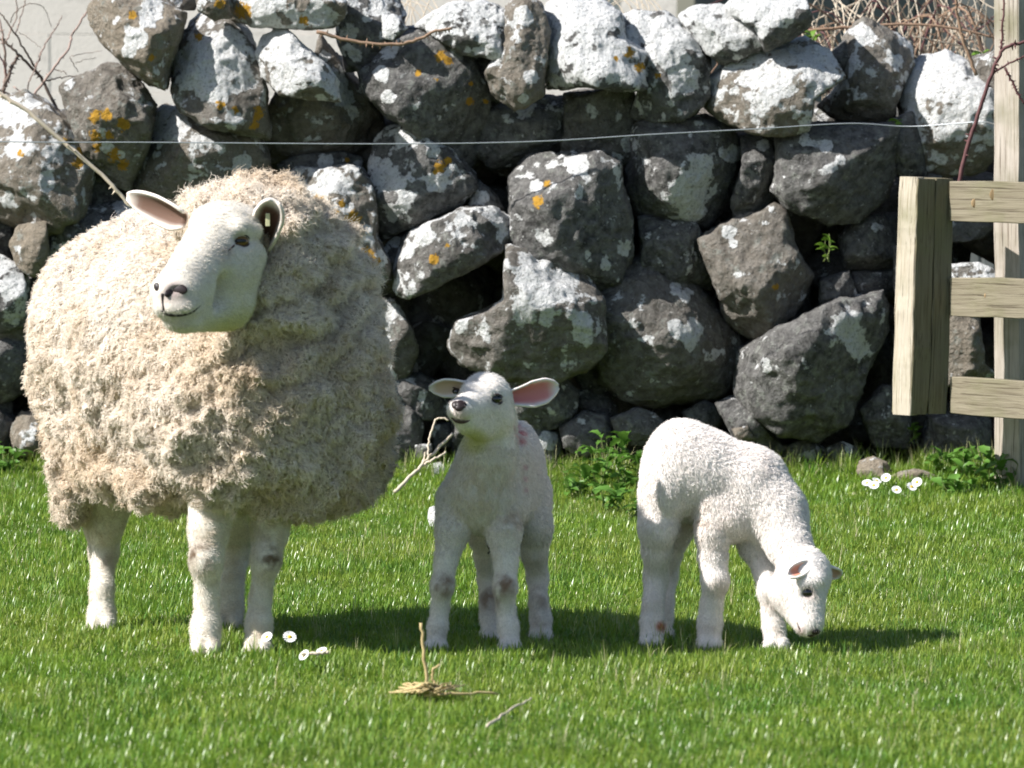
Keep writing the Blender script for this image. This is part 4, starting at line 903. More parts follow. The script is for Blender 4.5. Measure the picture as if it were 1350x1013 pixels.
def body_fuzz(root, body, n, length, rad, seed, mask, tintfn, flow=(0, .2, -1), lift=.35, clump=.1, scale=90, curl=0):
    me = body.data; V = np.empty(len(me.vertices) * 3, np.float32); me.vertices.foreach_get('co', V); V = V.reshape(-1, 3).astype(float) + np.array(root.location)
    F = np.empty(len(me.loops), np.int32); me.loops.foreach_get('vertex_index', F); F = F.reshape(-1, 4); N = normals(V, F)
    T = np.empty(len(V) * 4, np.float32); me.attributes['tint'].data.foreach_get('color', T); T = T.reshape(-1, 4)[:, :3]
    rng = np.random.default_rng(seed); dens = mask(V, N)
    H, p, nn, f, wts, cr = short_fur(V, F, N, n, length, rad, rng, flow, clump, dens, lift, 4, curl, scale)
    col = (T[F[f]] * wts[:, :, None]).sum(1) * (1.02 + rng.normal(0, .10, n) + (cr - .5) * .12)[:, None]
    return hair_obj('short_hair' if clump < .3 else 'wool_locks', H, np.full(n, rad), MST, root, np.clip(tintfn(col, p), 0, 1))
def _ewe_mask(V, N):
    u, v = PX(V); return ((V[:, 1] < 11.86) & (v < 440) & (u < 372) | (V[:, 2] < .27)) * np.where((np.hypot(u - 225, v - 384) < 24) | (np.hypot(u - 317, v - 318) < 17), .02, 1.0) + 1e-9
body_fuzz(EWE, EWE_BODY, 52000, .0048, .00034, 3, _ewe_mask, lambda c, p: c, (.35, .3, -.3))
# ------------------------------------------------------------------ the two lambs
def lamb_finish(root, V, F, paints, seed, nstr, base=(.84, .80, .745), facefn=None, curl_scale=150, length=.0048):
    N = normals(V, F)
    warp = np.stack([fbm(V, 30, 2, seed + 1), fbm(V, 30, 2, seed + 2), fbm(V, 30, 2, seed + 3)], 1) * .008
    d1, _, r1, s1 = worley(V + warp, 95, seed); lump = np.sqrt(np.clip(s1 - d1, 0, 1))
    wool = facefn(V)
    V = V + N * (wool * ((lump - .5) * .0020 + .002 * fbm(V, 26, 2, seed + 4)))[:, None]; N = normals(V, F)
    tint = np.tile(np.array(base), (len(V), 1)) * (1 + .05 * fbm(V, 40, 3, seed + 9)[:, None])
    mott = np.clip(.6 + 1.1 * fbm(V, 70, 3, seed + 7), 0, 1)
    for (u, v, rr, a, col, mt) in paints:
        m = sstep(0, .75, near_px(V, u, v, rr)) * a * (mott if mt else 1); tint = tint * (1 - m[:, None]) + np.array(col) * m[:, None]
    body = mesh_obj('body', V, F, MC, root, colattrs={'tint': tint})
    woolmask = lambda V_, N_: (facefn(V_) > .5) * 1.0 + 1e-9
    body_fuzz(root, body, nstr, length, .0005, seed + 20, woolmask, lambda c, p: c, (.1, .1, -.9), .38, .28, curl_scale, .0009)
    body_fuzz(root, body, int(nstr * .4), .005, .00032, seed + 21, lambda V_, N_: (facefn(V_) <= .5) * 1.0 + 1e-9, lambda c, p: c, (.1, .25, -.6), .3, .08, 90)
    return body, Surf(V, F)
def hooves(c, foot, w_, col=None):
    z = float(gz(foot[0], foot[1]))
    for s in (-1, 1): c.ell((foot[0] + s * w_ * .55, foot[1] - .008, z + .013), (w_ * .72, .021, .017), .004)
def build_lamb1():
    root = empty('lamb', (P(645, 840, 12.15)[0], 12.15, 0), 'standing white lamb with raised head, green chin and red mark on its back', 'lamb', 'twin lambs grazing beside the ewe')
    Q = P; r = lambda x: x * R7
    c = Clay((-.165, 11.78, -.02), (.12, 12.50, .54), .0036)
    c.ell(Q(635, 652, 12.10), (r(43), r(60), r(54)), .03); c.ell(Q(656, 650, 12.2), (r(44), r(80), r(60)), .04)
    c.ell(Q(681, 628, 12.30), (r(39), r(66), r(74)), .04); c.ell(Q(662, 600, 12.2), (r(40), r(90), r(40)), .03)
    c.chain([Q(655, 560, 12.03), Q(645, 595, 12.04), Q(632, 640, 12.07)], [r(26), r(33), r(40)], .03)
    c.ell(Q(640, 527, 12.00), (r(35), r(36), r(36)), .02); c.ell(Q(651, 548, 12.00), (r(25), r(30), r(27)), .02)
    c.cone(Q(630, 536, 11.955), Q(608, 542, 11.868), r(27), r(17), .02)
    c.cone(Q(634, 558, 11.97), Q(613, 560, 11.875), r(23), r(11.5), .012)
    c.ell(Q(606, 540, 11.858), (r(15), r(14), r(11.5)), .01)
    c.cone(Q(618, 514, 11.945), Q(648, 517, 11.955), r(10), r(9), .012)
    V0, F0 = c.mesh(0); sf = Surf(V0, F0)
    def at(u, v, s=0.0): p, n = sf.hit(u, v); return p - n * s
    c.ell(at(653, 527), (r(7), r(6), r(5.5)), .006, sub=True)
    for t in np.linspace(0, 1, 14): c.ell(at(597 + 24 * t, 552.5 + 2.5 * math.sin(t * 3.1), -.0008), (r(2.6),) * 3, .003, sub=True)
    legs = [([(605, 660, 12.09), (597, 700, 12.07), (588, 738, 12.06), (583, 773, 12.045), (580, 802, 12.06), (577, 826, 12.055), (575, 838, 12.045)], [30, 22, 15.5, 15.5, 11.5, 13, 13]),
            ([(655, 660, 12.08), (664, 700, 12.06), (667, 740, 12.05), (666, 775, 12.035), (667, 803, 12.05), (670, 826, 12.045), (672, 839, 12.035)], [30, 22, 16, 16, 12, 13.5, 14]),
            ([(698, 650, 12.30), (705, 695, 12.27), (704, 728, 12.29), (709, 762, 12.33), (710, 795, 12.29), (713, 815, 12.28), (713, 826, 12.27)], [30, 23, 18.5, 14.5, 12.5, 14, 15]),
            ([(650, 670, 12.28), (643, 705, 12.26), (641, 735, 12.28), (643, 764, 12.31), (644, 795, 12.28), (646, 814, 12.27), (647, 826, 12.26)], [36, 25, 16, 13.5, 12, 13, 14])]
    for pts, rad in legs:
        pp = [Q(*p) for p in pts]; pp[-1][2] = .022; c.chain(pp, [r(x * (.93 if i_ > 1 else 1)) for i_, x in enumerate(rad)], .012); hooves(c, pp[-1], r(12.5))
    V, F = c.mesh(1)
    def facefn(V):
        u, v = PX(V); face = (V[:, 1] < 12.05) & (v < 588) & (u < 678); legs_ = sstep(.215, .16, V[:, 2])
        return np.where(face, 0, 1 - legs_)
    tan = (.62, .50, .36); br = (.26, .17, .12)
    paints = [(640, 640, 75, .42, tan, 1), (675, 690, 26, .5, (.45, .30, .16), 1), (620, 690, 50, .2, tan, 1), (690, 600, 60, .2, (.75, .58, .52), 1), (620, 577, 26, .55, (.62, .62, .25), 0), (628, 583, 22, .55, (.52, .53, .10), 0), (615, 560, 16, .25, (.6, .6, .3), 0), (604, 534, 12, .55, (.30, .20, .20), 0), (606, 546, 16, .45, (.50, .36, .34), 0), (584, 772, 24, 1.0, br, 1), (666, 770, 23, 1.0, br, 1), (646, 790, 26, .85, br, 1), (711, 790, 26, .55, br, 1), (712, 820, 16, .5, (.35, .22, .15), 1), (578, 835, 16, .35, br, 1), (642, 735, 20, .3, tan, 1), (703, 740, 24, .3, (.5, .4, .3), 1),
              (681, 563, 7, .5, (.55, .10, .14), 1), (686, 572, 10, .8, (.50, .04, .07), 1), (687, 582, 8, .75, (.50, .04, .07), 1), (692, 615, 5, .4, (.6, .2, .28), 0), (692, 630, 5, .4, (.6, .2, .28), 0), (692, 645, 5, .35, (.6, .2, .28), 0), (653, 528, 15, .5, (.5, .42, .38), 0), (598, 516, 12, .4, (.5, .42, .38), 0), (630, 650, 30, .35, (.60, .50, .30), 1)]
    body, sf = lamb_finish(root, V, F, paints, 101, 60000, (.85, .80, .745), facefn)
    eye(root, sf, 653.5, 527, r(8.2), M_EYED, (0, 0, 0), False)
    eye(root, sf, 599, 517, r(6.4), M_EYED, (-.8, 0, 0), False)
    for (u, v, a, b_, rot) in ((608, 533, 7.5, 6.6, -.15), (600.5, 533.5, 5.5, 6.2, .3), (605, 538, 6, 4.5, 0)):
        p, n = sf.hit(u, v); x, y, z = frame_from(n); cx, sx = math.cos(rot), math.sin(rot)
        blob('nose', root, p - n * .0012, (r(a), r(b_), r(3.4)), (x * cx + y * sx, y * cx - x * sx, z), M_NOSE)
    surf_tube('mouth', root, sf, [(595, 551), (602, 555), (611, 556.5), (621, 554)], [r(1.8), r(3.8), r(3.2), r(1.0)], M_LIP, .3, 14)
    t = (.84, .80, .76)
    e1, *_ = ear(root, Q(664, 524, 12.01), Q(737, 514, 12.03), .050, (.05, -.95, -.12), t, (.66, .26, .26), cup=.8, thick=.004, prof=[(0, .55), (.2, .8), (.5, 1.15), (.75, 1.05), (.92, .6), (1, .12)], sweep=.006)
    e2, *_ = ear(root, Q(612, 508, 12.0), Q(566, 509, 11.99), .042, (-.15, -.85, -.35), t, (.62, .47, .34), cup=.7, thick=.004, prof=[(0, .7), (.3, 1.0), (.6, 1.0), (.85, .6), (1, .15)], sweep=.006)
    g = Geo(); g.tube(spline([P(641, 712, 12.11), P(643, 720, 12.09), P(646, 726, 12.09), P(643, 730, 12.09)], 8), .0016, 5); g.build('navel_cord', M_NOSE, root)
    return root
def build_lamb2():
    root = empty('lamb', (P(940, 838, 12.2)[0], 12.2, 0), 'small white lamb grazing with its head down to the grass, right of the standing lamb', 'lamb', 'twin lambs grazing beside the ewe')
    Q = P; r = lambda x: x * R7
    c = Clay((.22, 11.86, -.02), (.66, 12.42, .48), .0034)
    c.ell(Q(897, 616, 12.2), (r(47), r(68), r(64)), .04); c.ell(Q(934, 630, 12.2), (r(60), r(68), r(62)), .04)
    c.ell(Q(985, 648, 12.19), (r(42), r(64), r(58)), .03); c.ell(Q(962, 682, 12.17), (r(36), r(56), r(34)), .03)
    c.ell(Q(876, 642, 12.18), (r(29), r(58), r(54)), .03)
    c.chain([Q(996, 636, 12.19), Q(1022, 676, 12.15), Q(1042, 722, 12.09)], [r(44), r(38), r(30)], .03)
    c.ell(Q(1060, 757, 12.05), (r(36), r(36), r(36)), .02); c.ell(Q(1040, 781, 12.04), (r(27), r(28), r(27)), .02)
    c.cone(Q(1060, 771, 12.02), Q(1068, 817, 11.985), r(32), r(18), .015)
    c.cone(Q(1042, 791, 12.03), Q(1060, 826, 11.99), r(22), r(12), .012)
    c.ell(Q(1068, 826, 11.98), (r(15), r(15), r(12)), .01)
    c.cone(Q(1060, 771, 11.985), Q(1078, 765, 11.99), r(9), r(9), .012)
    V0, F0 = c.mesh(0); sf = Surf(V0, F0)
    def at(u, v, s=0.0): p, n = sf.hit(u, v); return p - n * s
    c.ell(at(1064, 783), (r(7), r(6), r(6.5)), .006, sub=True)
    for t in np.linspace(0, 1, 10): c.ell(at(1051 + 5 * t, 821 + 16 * t, -.0008), (r(2.2),) * 3, .003, sub=True)
    legs = [([(872, 655, 12.17), (868, 695, 12.15), (866, 728, 12.17), (865, 762, 12.2), (861, 798, 12.17), (860, 820, 12.165), (859, 832, 12.155)], [36, 28, 20, 17.5, 15, 16.5, 17]),
            ([(945, 670, 12.14), (940, 705, 12.13), (940, 738, 12.13), (943, 766, 12.12), (938, 798, 12.13), (936, 820, 12.13), (935, 833, 12.12)], [34, 25, 20, 19.5, 15.5, 17, 17.5]),
            ([(985, 680, 12.2), (998, 720, 12.18), (1010, 755, 12.15), (1014, 780, 12.12), (1017, 808, 12.12), (1020, 826, 12.115), (1023, 835, 12.105)], [36, 26, 17, 16, 13.5, 15.5, 16]),
            ([(905, 660, 12.29), (890, 700, 12.30), (884, 730, 12.32), (880, 760, 12.34), (876, 795, 12.31), (874, 812, 12.30), (873, 822, 12.29)], [34, 25, 17, 15, 13, 14.5, 15])]
    for pts, rad in legs:
        pp = [Q(*p) for p in pts]; pp[-1][2] = .022; c.chain(pp, [r(x * (.88 if i_ > 0 else .85)) for i_, x in enumerate(rad)], .012); hooves(c, pp[-1], r(13.5))
    c.ell(Q(850, 668, 12.26), (r(9), r(9), r(36)), .012)
    V, F = c.mesh(1)
    def facefn(V):
        u, v = PX(V); face = (v > 731 + (1062 - u) * .35) & (u > 1000) & (V[:, 2] < .2) & (V[:, 1] < 12.12) ; legs_ = sstep(.20, .15, V[:, 2]) * (u < 1040)
        return np.where(face, 0, 1 - legs_)
    br = (.42, .32, .24)
    paints = [(940, 690, 60, .25, (.72, .56, .46), 1), (915, 690, 30, .35, (.62, .46, .34), 1), (1000, 610, 40, .15, (.7, .55, .5), 1), (945, 775, 22, .45, br, 1), (862, 800, 30, .2, br, 1), (936, 825, 20, .35, br, 1), (1020, 800, 26, .5, br, 1), (1022, 830, 18, .6, (.6, .46, .36), 1), (1074, 833, 10, .6, (.25, .15, .16), 0), (1056, 831, 9, .4, (.6, .35, .35), 0), (1067, 782, 16, .7, (.36, .27, .25), 0), (1078, 784, 18, .2, (.6, .6, .45), 0), (871, 826, 10, .9, (.48, .13, .02), 0)]
    body, sf = lamb_finish(root, V, F, paints, 211, 60000, (.86, .805, .76), facefn)
    eye(root, sf, 1065, 782, r(9.0), M_EYED, (.2, 0, 0), False)
    for (u, v, a, b_) in ((1076, 834, 6.5, 5.0), (1069, 838, 5, 3.6)):
        p, n = sf.hit(u, v); x, y, z = frame_from(n); blob('nose', root, p - n * .001, (r(a), r(b_), r(3)), (x, y, z), M_NOSE)
    surf_tube('mouth', root, sf, [(1051, 821), (1054, 829), (1058, 837)], [r(1.2), r(1.8), r(1.2)], M_LIP, .3, 8)
    t = (.86, .82, .78)
    ear(root, Q(1066, 747, 12.01), Q(1040, 759, 11.965), .030, (.15, -.72, .45), t, (.70, .30, .20), cup=.8, thick=.004, prof=[(0, .6), (.3, .95), (.6, 1.05), (.85, .85), (1, .3)])
    ear(root, Q(1090, 747, 12.09), Q(1108, 761, 12.10), .034, (.5, -.4, -.7), t, (.6, .4, .35), cup=.8, thick=.004)
    return root
LAMB1 = build_lamb1(); LAMB2 = build_lamb2()
# ------------------------------------------------------------------ grass
def grass_mat():
    m = M('turf_grass'); p = m.pos(); rnd = m.n('ShaderNodeObjectInfo').outputs['Random']
    big = m.noise(p, 2.6, 4, .6); mid = m.noise(p, 11, 3)
    a = m.mix(m.map(big, .35, .65), (.055, .155, .010), (.165, .290, .020))
    a = m.mix(m.map(m.noise(p, 1.1, 3), .42, .62, 0, .75), a, (.27, .31, .05)); a = m.mix(m.map(mid, .45, .75), a, (.30, .36, .05))
    a = m.mix(m.map(rnd, .55, 1), a, (.06, .20, .03))
    a = m.mix(m.attr('dry'), a, (.60, .54, .34))
    tip = m.attr('tip'); a = m.mix(m.math('MULTIPLY', tip, .35), a, (.28, .38, .08))
    m.b.inputs['Subsurface Weight'].default_value = 0
    m.b.inputs['Specular IOR Level'].default_value = .38
    tr = m.n('ShaderNodeBsdfTranslucent'); m.put(tr.inputs[0], m.mix(.5, a, (.25, .45, .04)))
    m.done(a, .33); ms = m.n('ShaderNodeMixShader'); ms.inputs[0].default_value = .32
    out = [n for n in m.t.nodes if n.type == 'OUTPUT_MATERIAL'][0]
    m.t.links.new(m.b.outputs[0], ms.inputs[1]); m.t.links.new(tr.outputs[0], ms.inputs[2]); m.t.links.new(ms.outputs[0], out.inputs[0])
    return m.m
MG = grass_mat()
def tuft(name, nb, rad, lmin, lmax, wid, seed, dry=.04, spread=.6):
    wid *= .85
    rg = np.random.default_rng(seed); V = []; F = []; D_ = []; T = []
    for b in range(nb):
        a = rg.uniform(0, 6.283); q = rad * math.sqrt(rg.random()); base = np.array([q * math.cos(a), q * math.sin(a), -.004])
        L = rg.uniform(lmin, lmax); w_ = wid * rg.uniform(.6, 1.25); h = rg.uniform(0, 6.283); lean = abs(rg.normal(0, spread)) + .15
        fwd = np.array([math.cos(h), math.sin(h), 0]); sd = np.array([-math.sin(h), math.cos(h), 0]); i0 = len(V)
        dr = 1.0 if rg.random() < dry else 0.0; ang = lean * .35; pos = base.copy(); k = 4
        for s in range(k):
            ww = w_ * (1, .95, .68, 0)[s]
            if s < k - 1: V += [pos - sd * ww / 2, pos + sd * ww / 2 + fwd * 0]; D_ += [dr] * 2; T += [s / 3] * 2
            else: V.append(pos.copy()); D_.append(dr); T.append(1)
            pos = pos + (fwd * math.sin(ang) + np.array([0, 0, math.cos(ang)])) * L / (k - 1); ang = min(ang + lean * .55, 1.9)
        F += [(i0, i0 + 1, i0 + 3, i0 + 2), (i0 + 2, i0 + 3, i0 + 5, i0 + 4), (i0 + 4, i0 + 5, i0 + 6)]
    me = bpy.data.meshes.new(name); me.from_pydata([tuple(v) for v in V], [], F); me.update(); me.materials.append(MG)
    me.polygons.foreach_set('use_smooth', np.ones(len(F), bool))
    for nm, ar in (('dry', D_), ('tip', T)): t = me.attributes.new(nm, 'FLOAT', 'POINT'); t.data.foreach_set('value', np.array(ar, np.float32))
    return bpy.data.objects.new(name, me)
TUFTS = [tuft('turf_tuft', 46, .040, .012, .034, .0034, 1, .05, 1.5), tuft('turf_tuft', 44, .042, .010, .030, .0038, 2, .13, 1.9), tuft('turf_tuft', 42, .038, .014, .038, .0030, 3, .05, 1.2),
         tuft('turf_tuft', 36, .045, .012, .026, .0044, 4, .04, 2.0), tuft('long_tuft', 26, .03, .06, .15, .0042, 5, .12, .55), tuft('long_tuft', 18, .022, .08, .19, .0038, 6, .25, .5)]
def grass_obj():
    rg = np.random.default_rng(77); n = 46000
    y = 9.5 + (16.62 - 9.5) * rg.random(n); x = rg.uniform(-1, 1, n) * (.0804 * y + .55)
    keep = np.ones(n, bool)
    pos = np.stack([x, y, gz(x, y)], 1); idx = rg.choice(4, n, p=[.34, .22, .28, .16]); sc = rg.uniform(.75, 1.2, n) * np.clip(1 + .55 * fbm(pos, 3.0, 4, 5), .45, 1.7)
    m2 = 1500; x2 = rg.uniform(-1.55, 1.6, m2); y2 = 16.12 + rg.random(m2) ** .7 * .30; u2, _ = PX(np.stack([x2, y2, x2 * 0], 1))
    dn = .35 + .65 * (np.exp(-((u2 - 500) / 40) ** 2) + np.exp(-((u2 - 800) / 60) ** 2) + np.exp(-((u2 - 1280) / 70) ** 2) + np.exp(-((u2 - 600) / 30) ** 2) * .3 + .25 * np.exp(-((u2 - 1050) / 50) ** 2))
    k = rg.random(m2) < dn * .62; x2, y2 = x2[k], y2[k]
    pos = np.concatenate([pos, np.stack([x2, y2, gz(x2, y2)], 1)]); idx = np.concatenate([idx, rg.choice([4, 5], len(x2), p=[.72, .28])]); sc = np.concatenate([sc, rg.uniform(.25, .62, len(x2))])
    m3 = 800; y3 = rg.uniform(10.2, 16, m3); x3 = rg.uniform(-1, 1, m3) * .0804 * y3; pos = np.concatenate([pos, np.stack([x3, y3, gz(x3, y3)], 1)]); idx = np.concatenate([idx, rg.choice([4, 5], m3)]); sc = np.concatenate([sc, rg.uniform(.2, .42, m3)])
    me = bpy.data.meshes.new('grass'); me.vertices.add(len(pos)); me.vertices.foreach_set('co', pos.astype(np.float32).ravel())
    for nm, ar in (('idx', idx.astype(np.float32)), ('scl', sc), ('rot', rg.uniform(0, 6.283, len(pos)))):
        t = me.attributes.new(nm, 'FLOAT', 'POINT'); t.data.foreach_set('value', np.asarray(ar, np.float32))
    me.materials.append(MG)
    o = link(bpy.data.objects.new('grass', me)); tag(o, 'short bright green turf grass covering the whole field up to the wall', 'grass', kind='stuff')
    ng = bpy.data.node_groups.new('scatter_turf', 'GeometryNodeTree')
    ng.interface.new_socket('Geometry', in_out='INPUT', socket_type='NodeSocketGeometry'); ng.interface.new_socket('Geometry', in_out='OUTPUT', socket_type='NodeSocketGeometry')
    gi = ng.nodes.new('NodeGroupInput'); go = ng.nodes.new('NodeGroupOutput'); jn = ng.nodes.new('GeometryNodeJoinGeometry')
    def named(nm): x = ng.nodes.new('GeometryNodeInputNamedAttribute'); x.data_type = 'FLOAT'; x.inputs[0].default_value = nm; return x.outputs[0]
    a_i, a_s, a_r = named('idx'), named('scl'), named('rot')
    cx = ng.nodes.new('ShaderNodeCombineXYZ'); ng.links.new(a_r, cx.inputs[2])
    for k, src in enumerate(TUFTS):
        ob = ng.nodes.new('GeometryNodeObjectInfo'); ob.inputs[0].default_value = src; ob.inputs[1].default_value = True
        ip = ng.nodes.new('GeometryNodeInstanceOnPoints'); cmp_ = ng.nodes.new('FunctionNodeCompare'); cmp_.data_type = 'FLOAT'; cmp_.operation = 'EQUAL'
        ng.links.new(a_i, cmp_.inputs[0]); cmp_.inputs[1].default_value = k; cmp_.inputs['Epsilon'].default_value = .1
        ng.links.new(gi.outputs[0], ip.inputs['Points']); ng.links.new(cmp_.outputs[0], ip.inputs['Selection']); ng.links.new(ob.outputs['Geometry'], ip.inputs['Instance'])
        ng.links.new(cx.outputs[0], ip.inputs['Rotation']); ng.links.new(a_s, ip.inputs['Scale']); ng.links.new(ip.outputs[0], jn.inputs[0])
    ng.links.new(jn.outputs[0], go.inputs[0]); md = o.modifiers.new('scatter', 'NODES'); md.node_group = ng
    return o
grass_obj()

# ------------------------------------------------------------------ leafy weeds, ivy
def leaf_mat(name, a, b, rough=.45):
    m = M(name); p = m.obj(); c = m.mix(m.noise(p, 30, 3), a, b); m.b.inputs['Specular IOR Level'].default_value = .38
    tr = m.n('ShaderNodeBsdfTranslucent'); m.put(tr.inputs[0], b); m.done(c, rough); ms = m.n('ShaderNodeMixShader'); ms.inputs[0].default_value = .25
    out = [n for n in m.t.nodes if n.type == 'OUTPUT_MATERIAL'][0]
    m.t.links.new(m.b.outputs[0], ms.inputs[1]); m.t.links.new(tr.outputs[0], ms.inputs[2]); m.t.links.new(ms.outputs[0], out.inputs[0]); return m.m
ML1 = leaf_mat('weed_leaf', (.055, .15, .02), (.15, .30, .05)); ML2 = leaf_mat('ivy_leaf', (.08, .19, .02), (.22, .36, .05)); MSTEM = plain('plant_stem', (.16, .20, .06), .6)
def leaf_mesh(name, L, W_, mat, lobed=True):
    n = 6; V = []; F = []
    for i in range(n + 1):
        t = i / n; w_ = W_ * math.sin(math.pi * min(1, t * .94 + .06)) ** .8 * (1 + (.35 if (lobed and i % 2) else -.1)) * .5; z = L * (.22 * math.sin(t * 2.2) - .28 * t * t)
        V += [(-w_, L * t, z + .12 * w_ * 2), (0, L * t, z - .002), (w_, L * t, z + .12 * w_ * 2)]
    for i in range(n): a = i * 3; F += [(a, a + 1, a + 4, a + 3), (a + 1, a + 2, a + 5, a + 4)]
    me = bpy.data.meshes.new(name); me.from_pydata(V, [], F); me.update(); me.materials.append(mat); me.polygons.foreach_set('use_smooth', np.ones(len(F), bool)); return me
LEAFM = [leaf_mesh('leaf', .052, .022, ML1), leaf_mesh('leaf', .038, .018, ML1), leaf_mesh('leaf', .026, .022, ML2, False)]
def weed(u, v, D, h, nst, nl, label, cat, group, kind=(0, 1), seed=0, name='wall_weed', spread=.05):
    rg = np.random.default_rng(seed); b = P(u, v, D); b[2] = max(float(gz(b[0], b[1])), b[2] if name != 'wall_weed' else 0)
    root = empty(name, b, label, cat, group); g = Geo(); tops = []
    for s in range(nst):
        a = rg.uniform(0, 6.283); e = b + np.array([math.cos(a) * spread * rg.uniform(.3, 1), math.sin(a) * spread * rg.uniform(.3, .8), h * rg.uniform(.6, 1.05)])
        c_ = spline([b + rg.normal(0, .006, 3) * (1, 1, 0), (b + e) / 2 + np.array([math.cos(a), math.sin(a), 0]) * .008, e], 7); g.tube(c_, np.linspace(.0018, .0008, 7), 5); tops.append(c_)
    g.build('stem', MSTEM, root)
    for k in range(nl):
        c_ = tops[k % nst]; t = rg.uniform(.15, 1); p = c_[min(6, int(t * 6.99))]
        o = link(bpy.data.objects.new('leaf', LEAFM[kind[k % len(kind)]])); o.parent = root; o.location = tuple(p - b)
        o.rotation_euler = (rg.uniform(-.1, .9), rg.uniform(-.5, .5), rg.uniform(0, 6.283)); s_ = rg.uniform(.6, 1.15); o.scale = (s_,) * 3
WG = 'leafy weeds at the foot of the wall'
for i, (u, v, D, h, lb) in enumerate([(758, 655, 15.9, .085, 'leafy green weed left in the clump beside the standing lamb'), (785, 640, 16.05, .12, 'tall leafy green weed in the middle of the clump between the lambs'),
        (812, 630, 16.15, .13, 'tallest leafy weed of the clump just left of the grazing lamb'), (838, 640, 16.05, .10, 'leafy weed touching the grazing lamb\'s rump in the view'), (800, 675, 15.5, .06, 'low leafy weed in front of the clump between the lambs'),
        (835, 690, 15.3, .05, 'small low weed nearest the grazing lamb\'s hind leg'), (1245, 625, 16.2, .07, 'low leafy weed below the hurdle end post'), (1275, 622, 16.1, .11, 'bushy leafy weed under the bottom rail of the hurdle'),
        (1303, 628, 16.0, .12, 'tallest leafy weed beside the foot of the fence post'), (1325, 655, 15.9, .08, 'leafy weed in front of the fence post foot'), (1262, 650, 15.8, .05, 'small weed in front of the bushy one under the hurdle'),
        (8, 585, 16.2, .09, 'leafy weed at the far left foot of the wall')]):
    weed(u, v, D, h, 5, 26, lb, 'weed', WG, seed=900 + i, spread=.075)
IG = 'small green plants growing in the wall'
for i, (u, v, D, h, n, lb) in enumerate([(1090, 345, 16.3, .07, 12, 'bright green ivy sprig hanging in the gap right of the cracked boulder'), (1068, 58, 16.7, .02, 14, 'green mossy sprig on the wall top left of the tall pointed stone'),
        (1294, 84, 16.75, .03, 18, 'green sprig among brambles beside the big white stone'), (1177, 172, 16.5, .03, 6, 'tiny green sprig in the dark gap left of the big white stone'), (605, 268, 16.5, .01, 4, 'tiny green leaf in the gap above the flat slab stone'),
        (1205, 585, 16.5, .04, 7, 'long green leaves in the dark gap below the hurdle post')]):
    weed(u, v, D, h, 3, n, lb, 'plant', IG, (2,), 950 + i, 'wall_plant', .02)

# ------------------------------------------------------------------ canes, twigs, wire
def bark(name, a, b, rough=.7):
    m = M(name); return m.done(m.mix(m.noise(m.pos(), 90, 4, .6), a, b), rough)
MTWIG = bark('twig_bark', (.09, .065, .05), (.20, .15, .12)); MTWR = bark('reddish_twig', (.26, .17, .14), (.44, .34, .29)); MCANE = bark('bramble_cane', (.17, .09, .06), (.38, .27, .18)); MPURP = bark('purple_cane', (.07, .025, .035), (.17, .08, .07)); MSTRAW = bark('dead_stalk', (.52, .42, .30), (.72, .64, .52)); MGOLD = bark('golden_straw', (.36, .26, .11), (.64, .52, .28))
def cane(g, uvd, r0, r1, n=None, thorns=0, seed=0, seg=6):
    rg = np.random.default_rng(seed); n = n or max(8, len(uvd) * 5); c_ = spline([P(*q) for q in uvd], n)
    c_ += rg.normal(0, .0012, c_.shape); g.tube(c_, np.linspace(r0, r1, n), seg)
    for k in range(thorns):
        i = rg.integers(1, n - 1); p = c_[i]; d = rg.normal(0, 1, 3); d /= np.linalg.norm(d); ax = c_[i + 1] - c_[i]; d -= ax * (d @ ax) / (ax @ ax + 1e-9); d /= np.linalg.norm(d) + 1e-9
        g.tube([p, p + d * (r0 * 2.4)], [r0 * .6, r0 * .08], 4)
    return c_
px = R7 * 16.4 / 12
shrub = empty('bare_shrub', P(70, 150, 16.85), 'bare thorny twigs of a leafless shrub against the pale building at the top left', 'shrub')
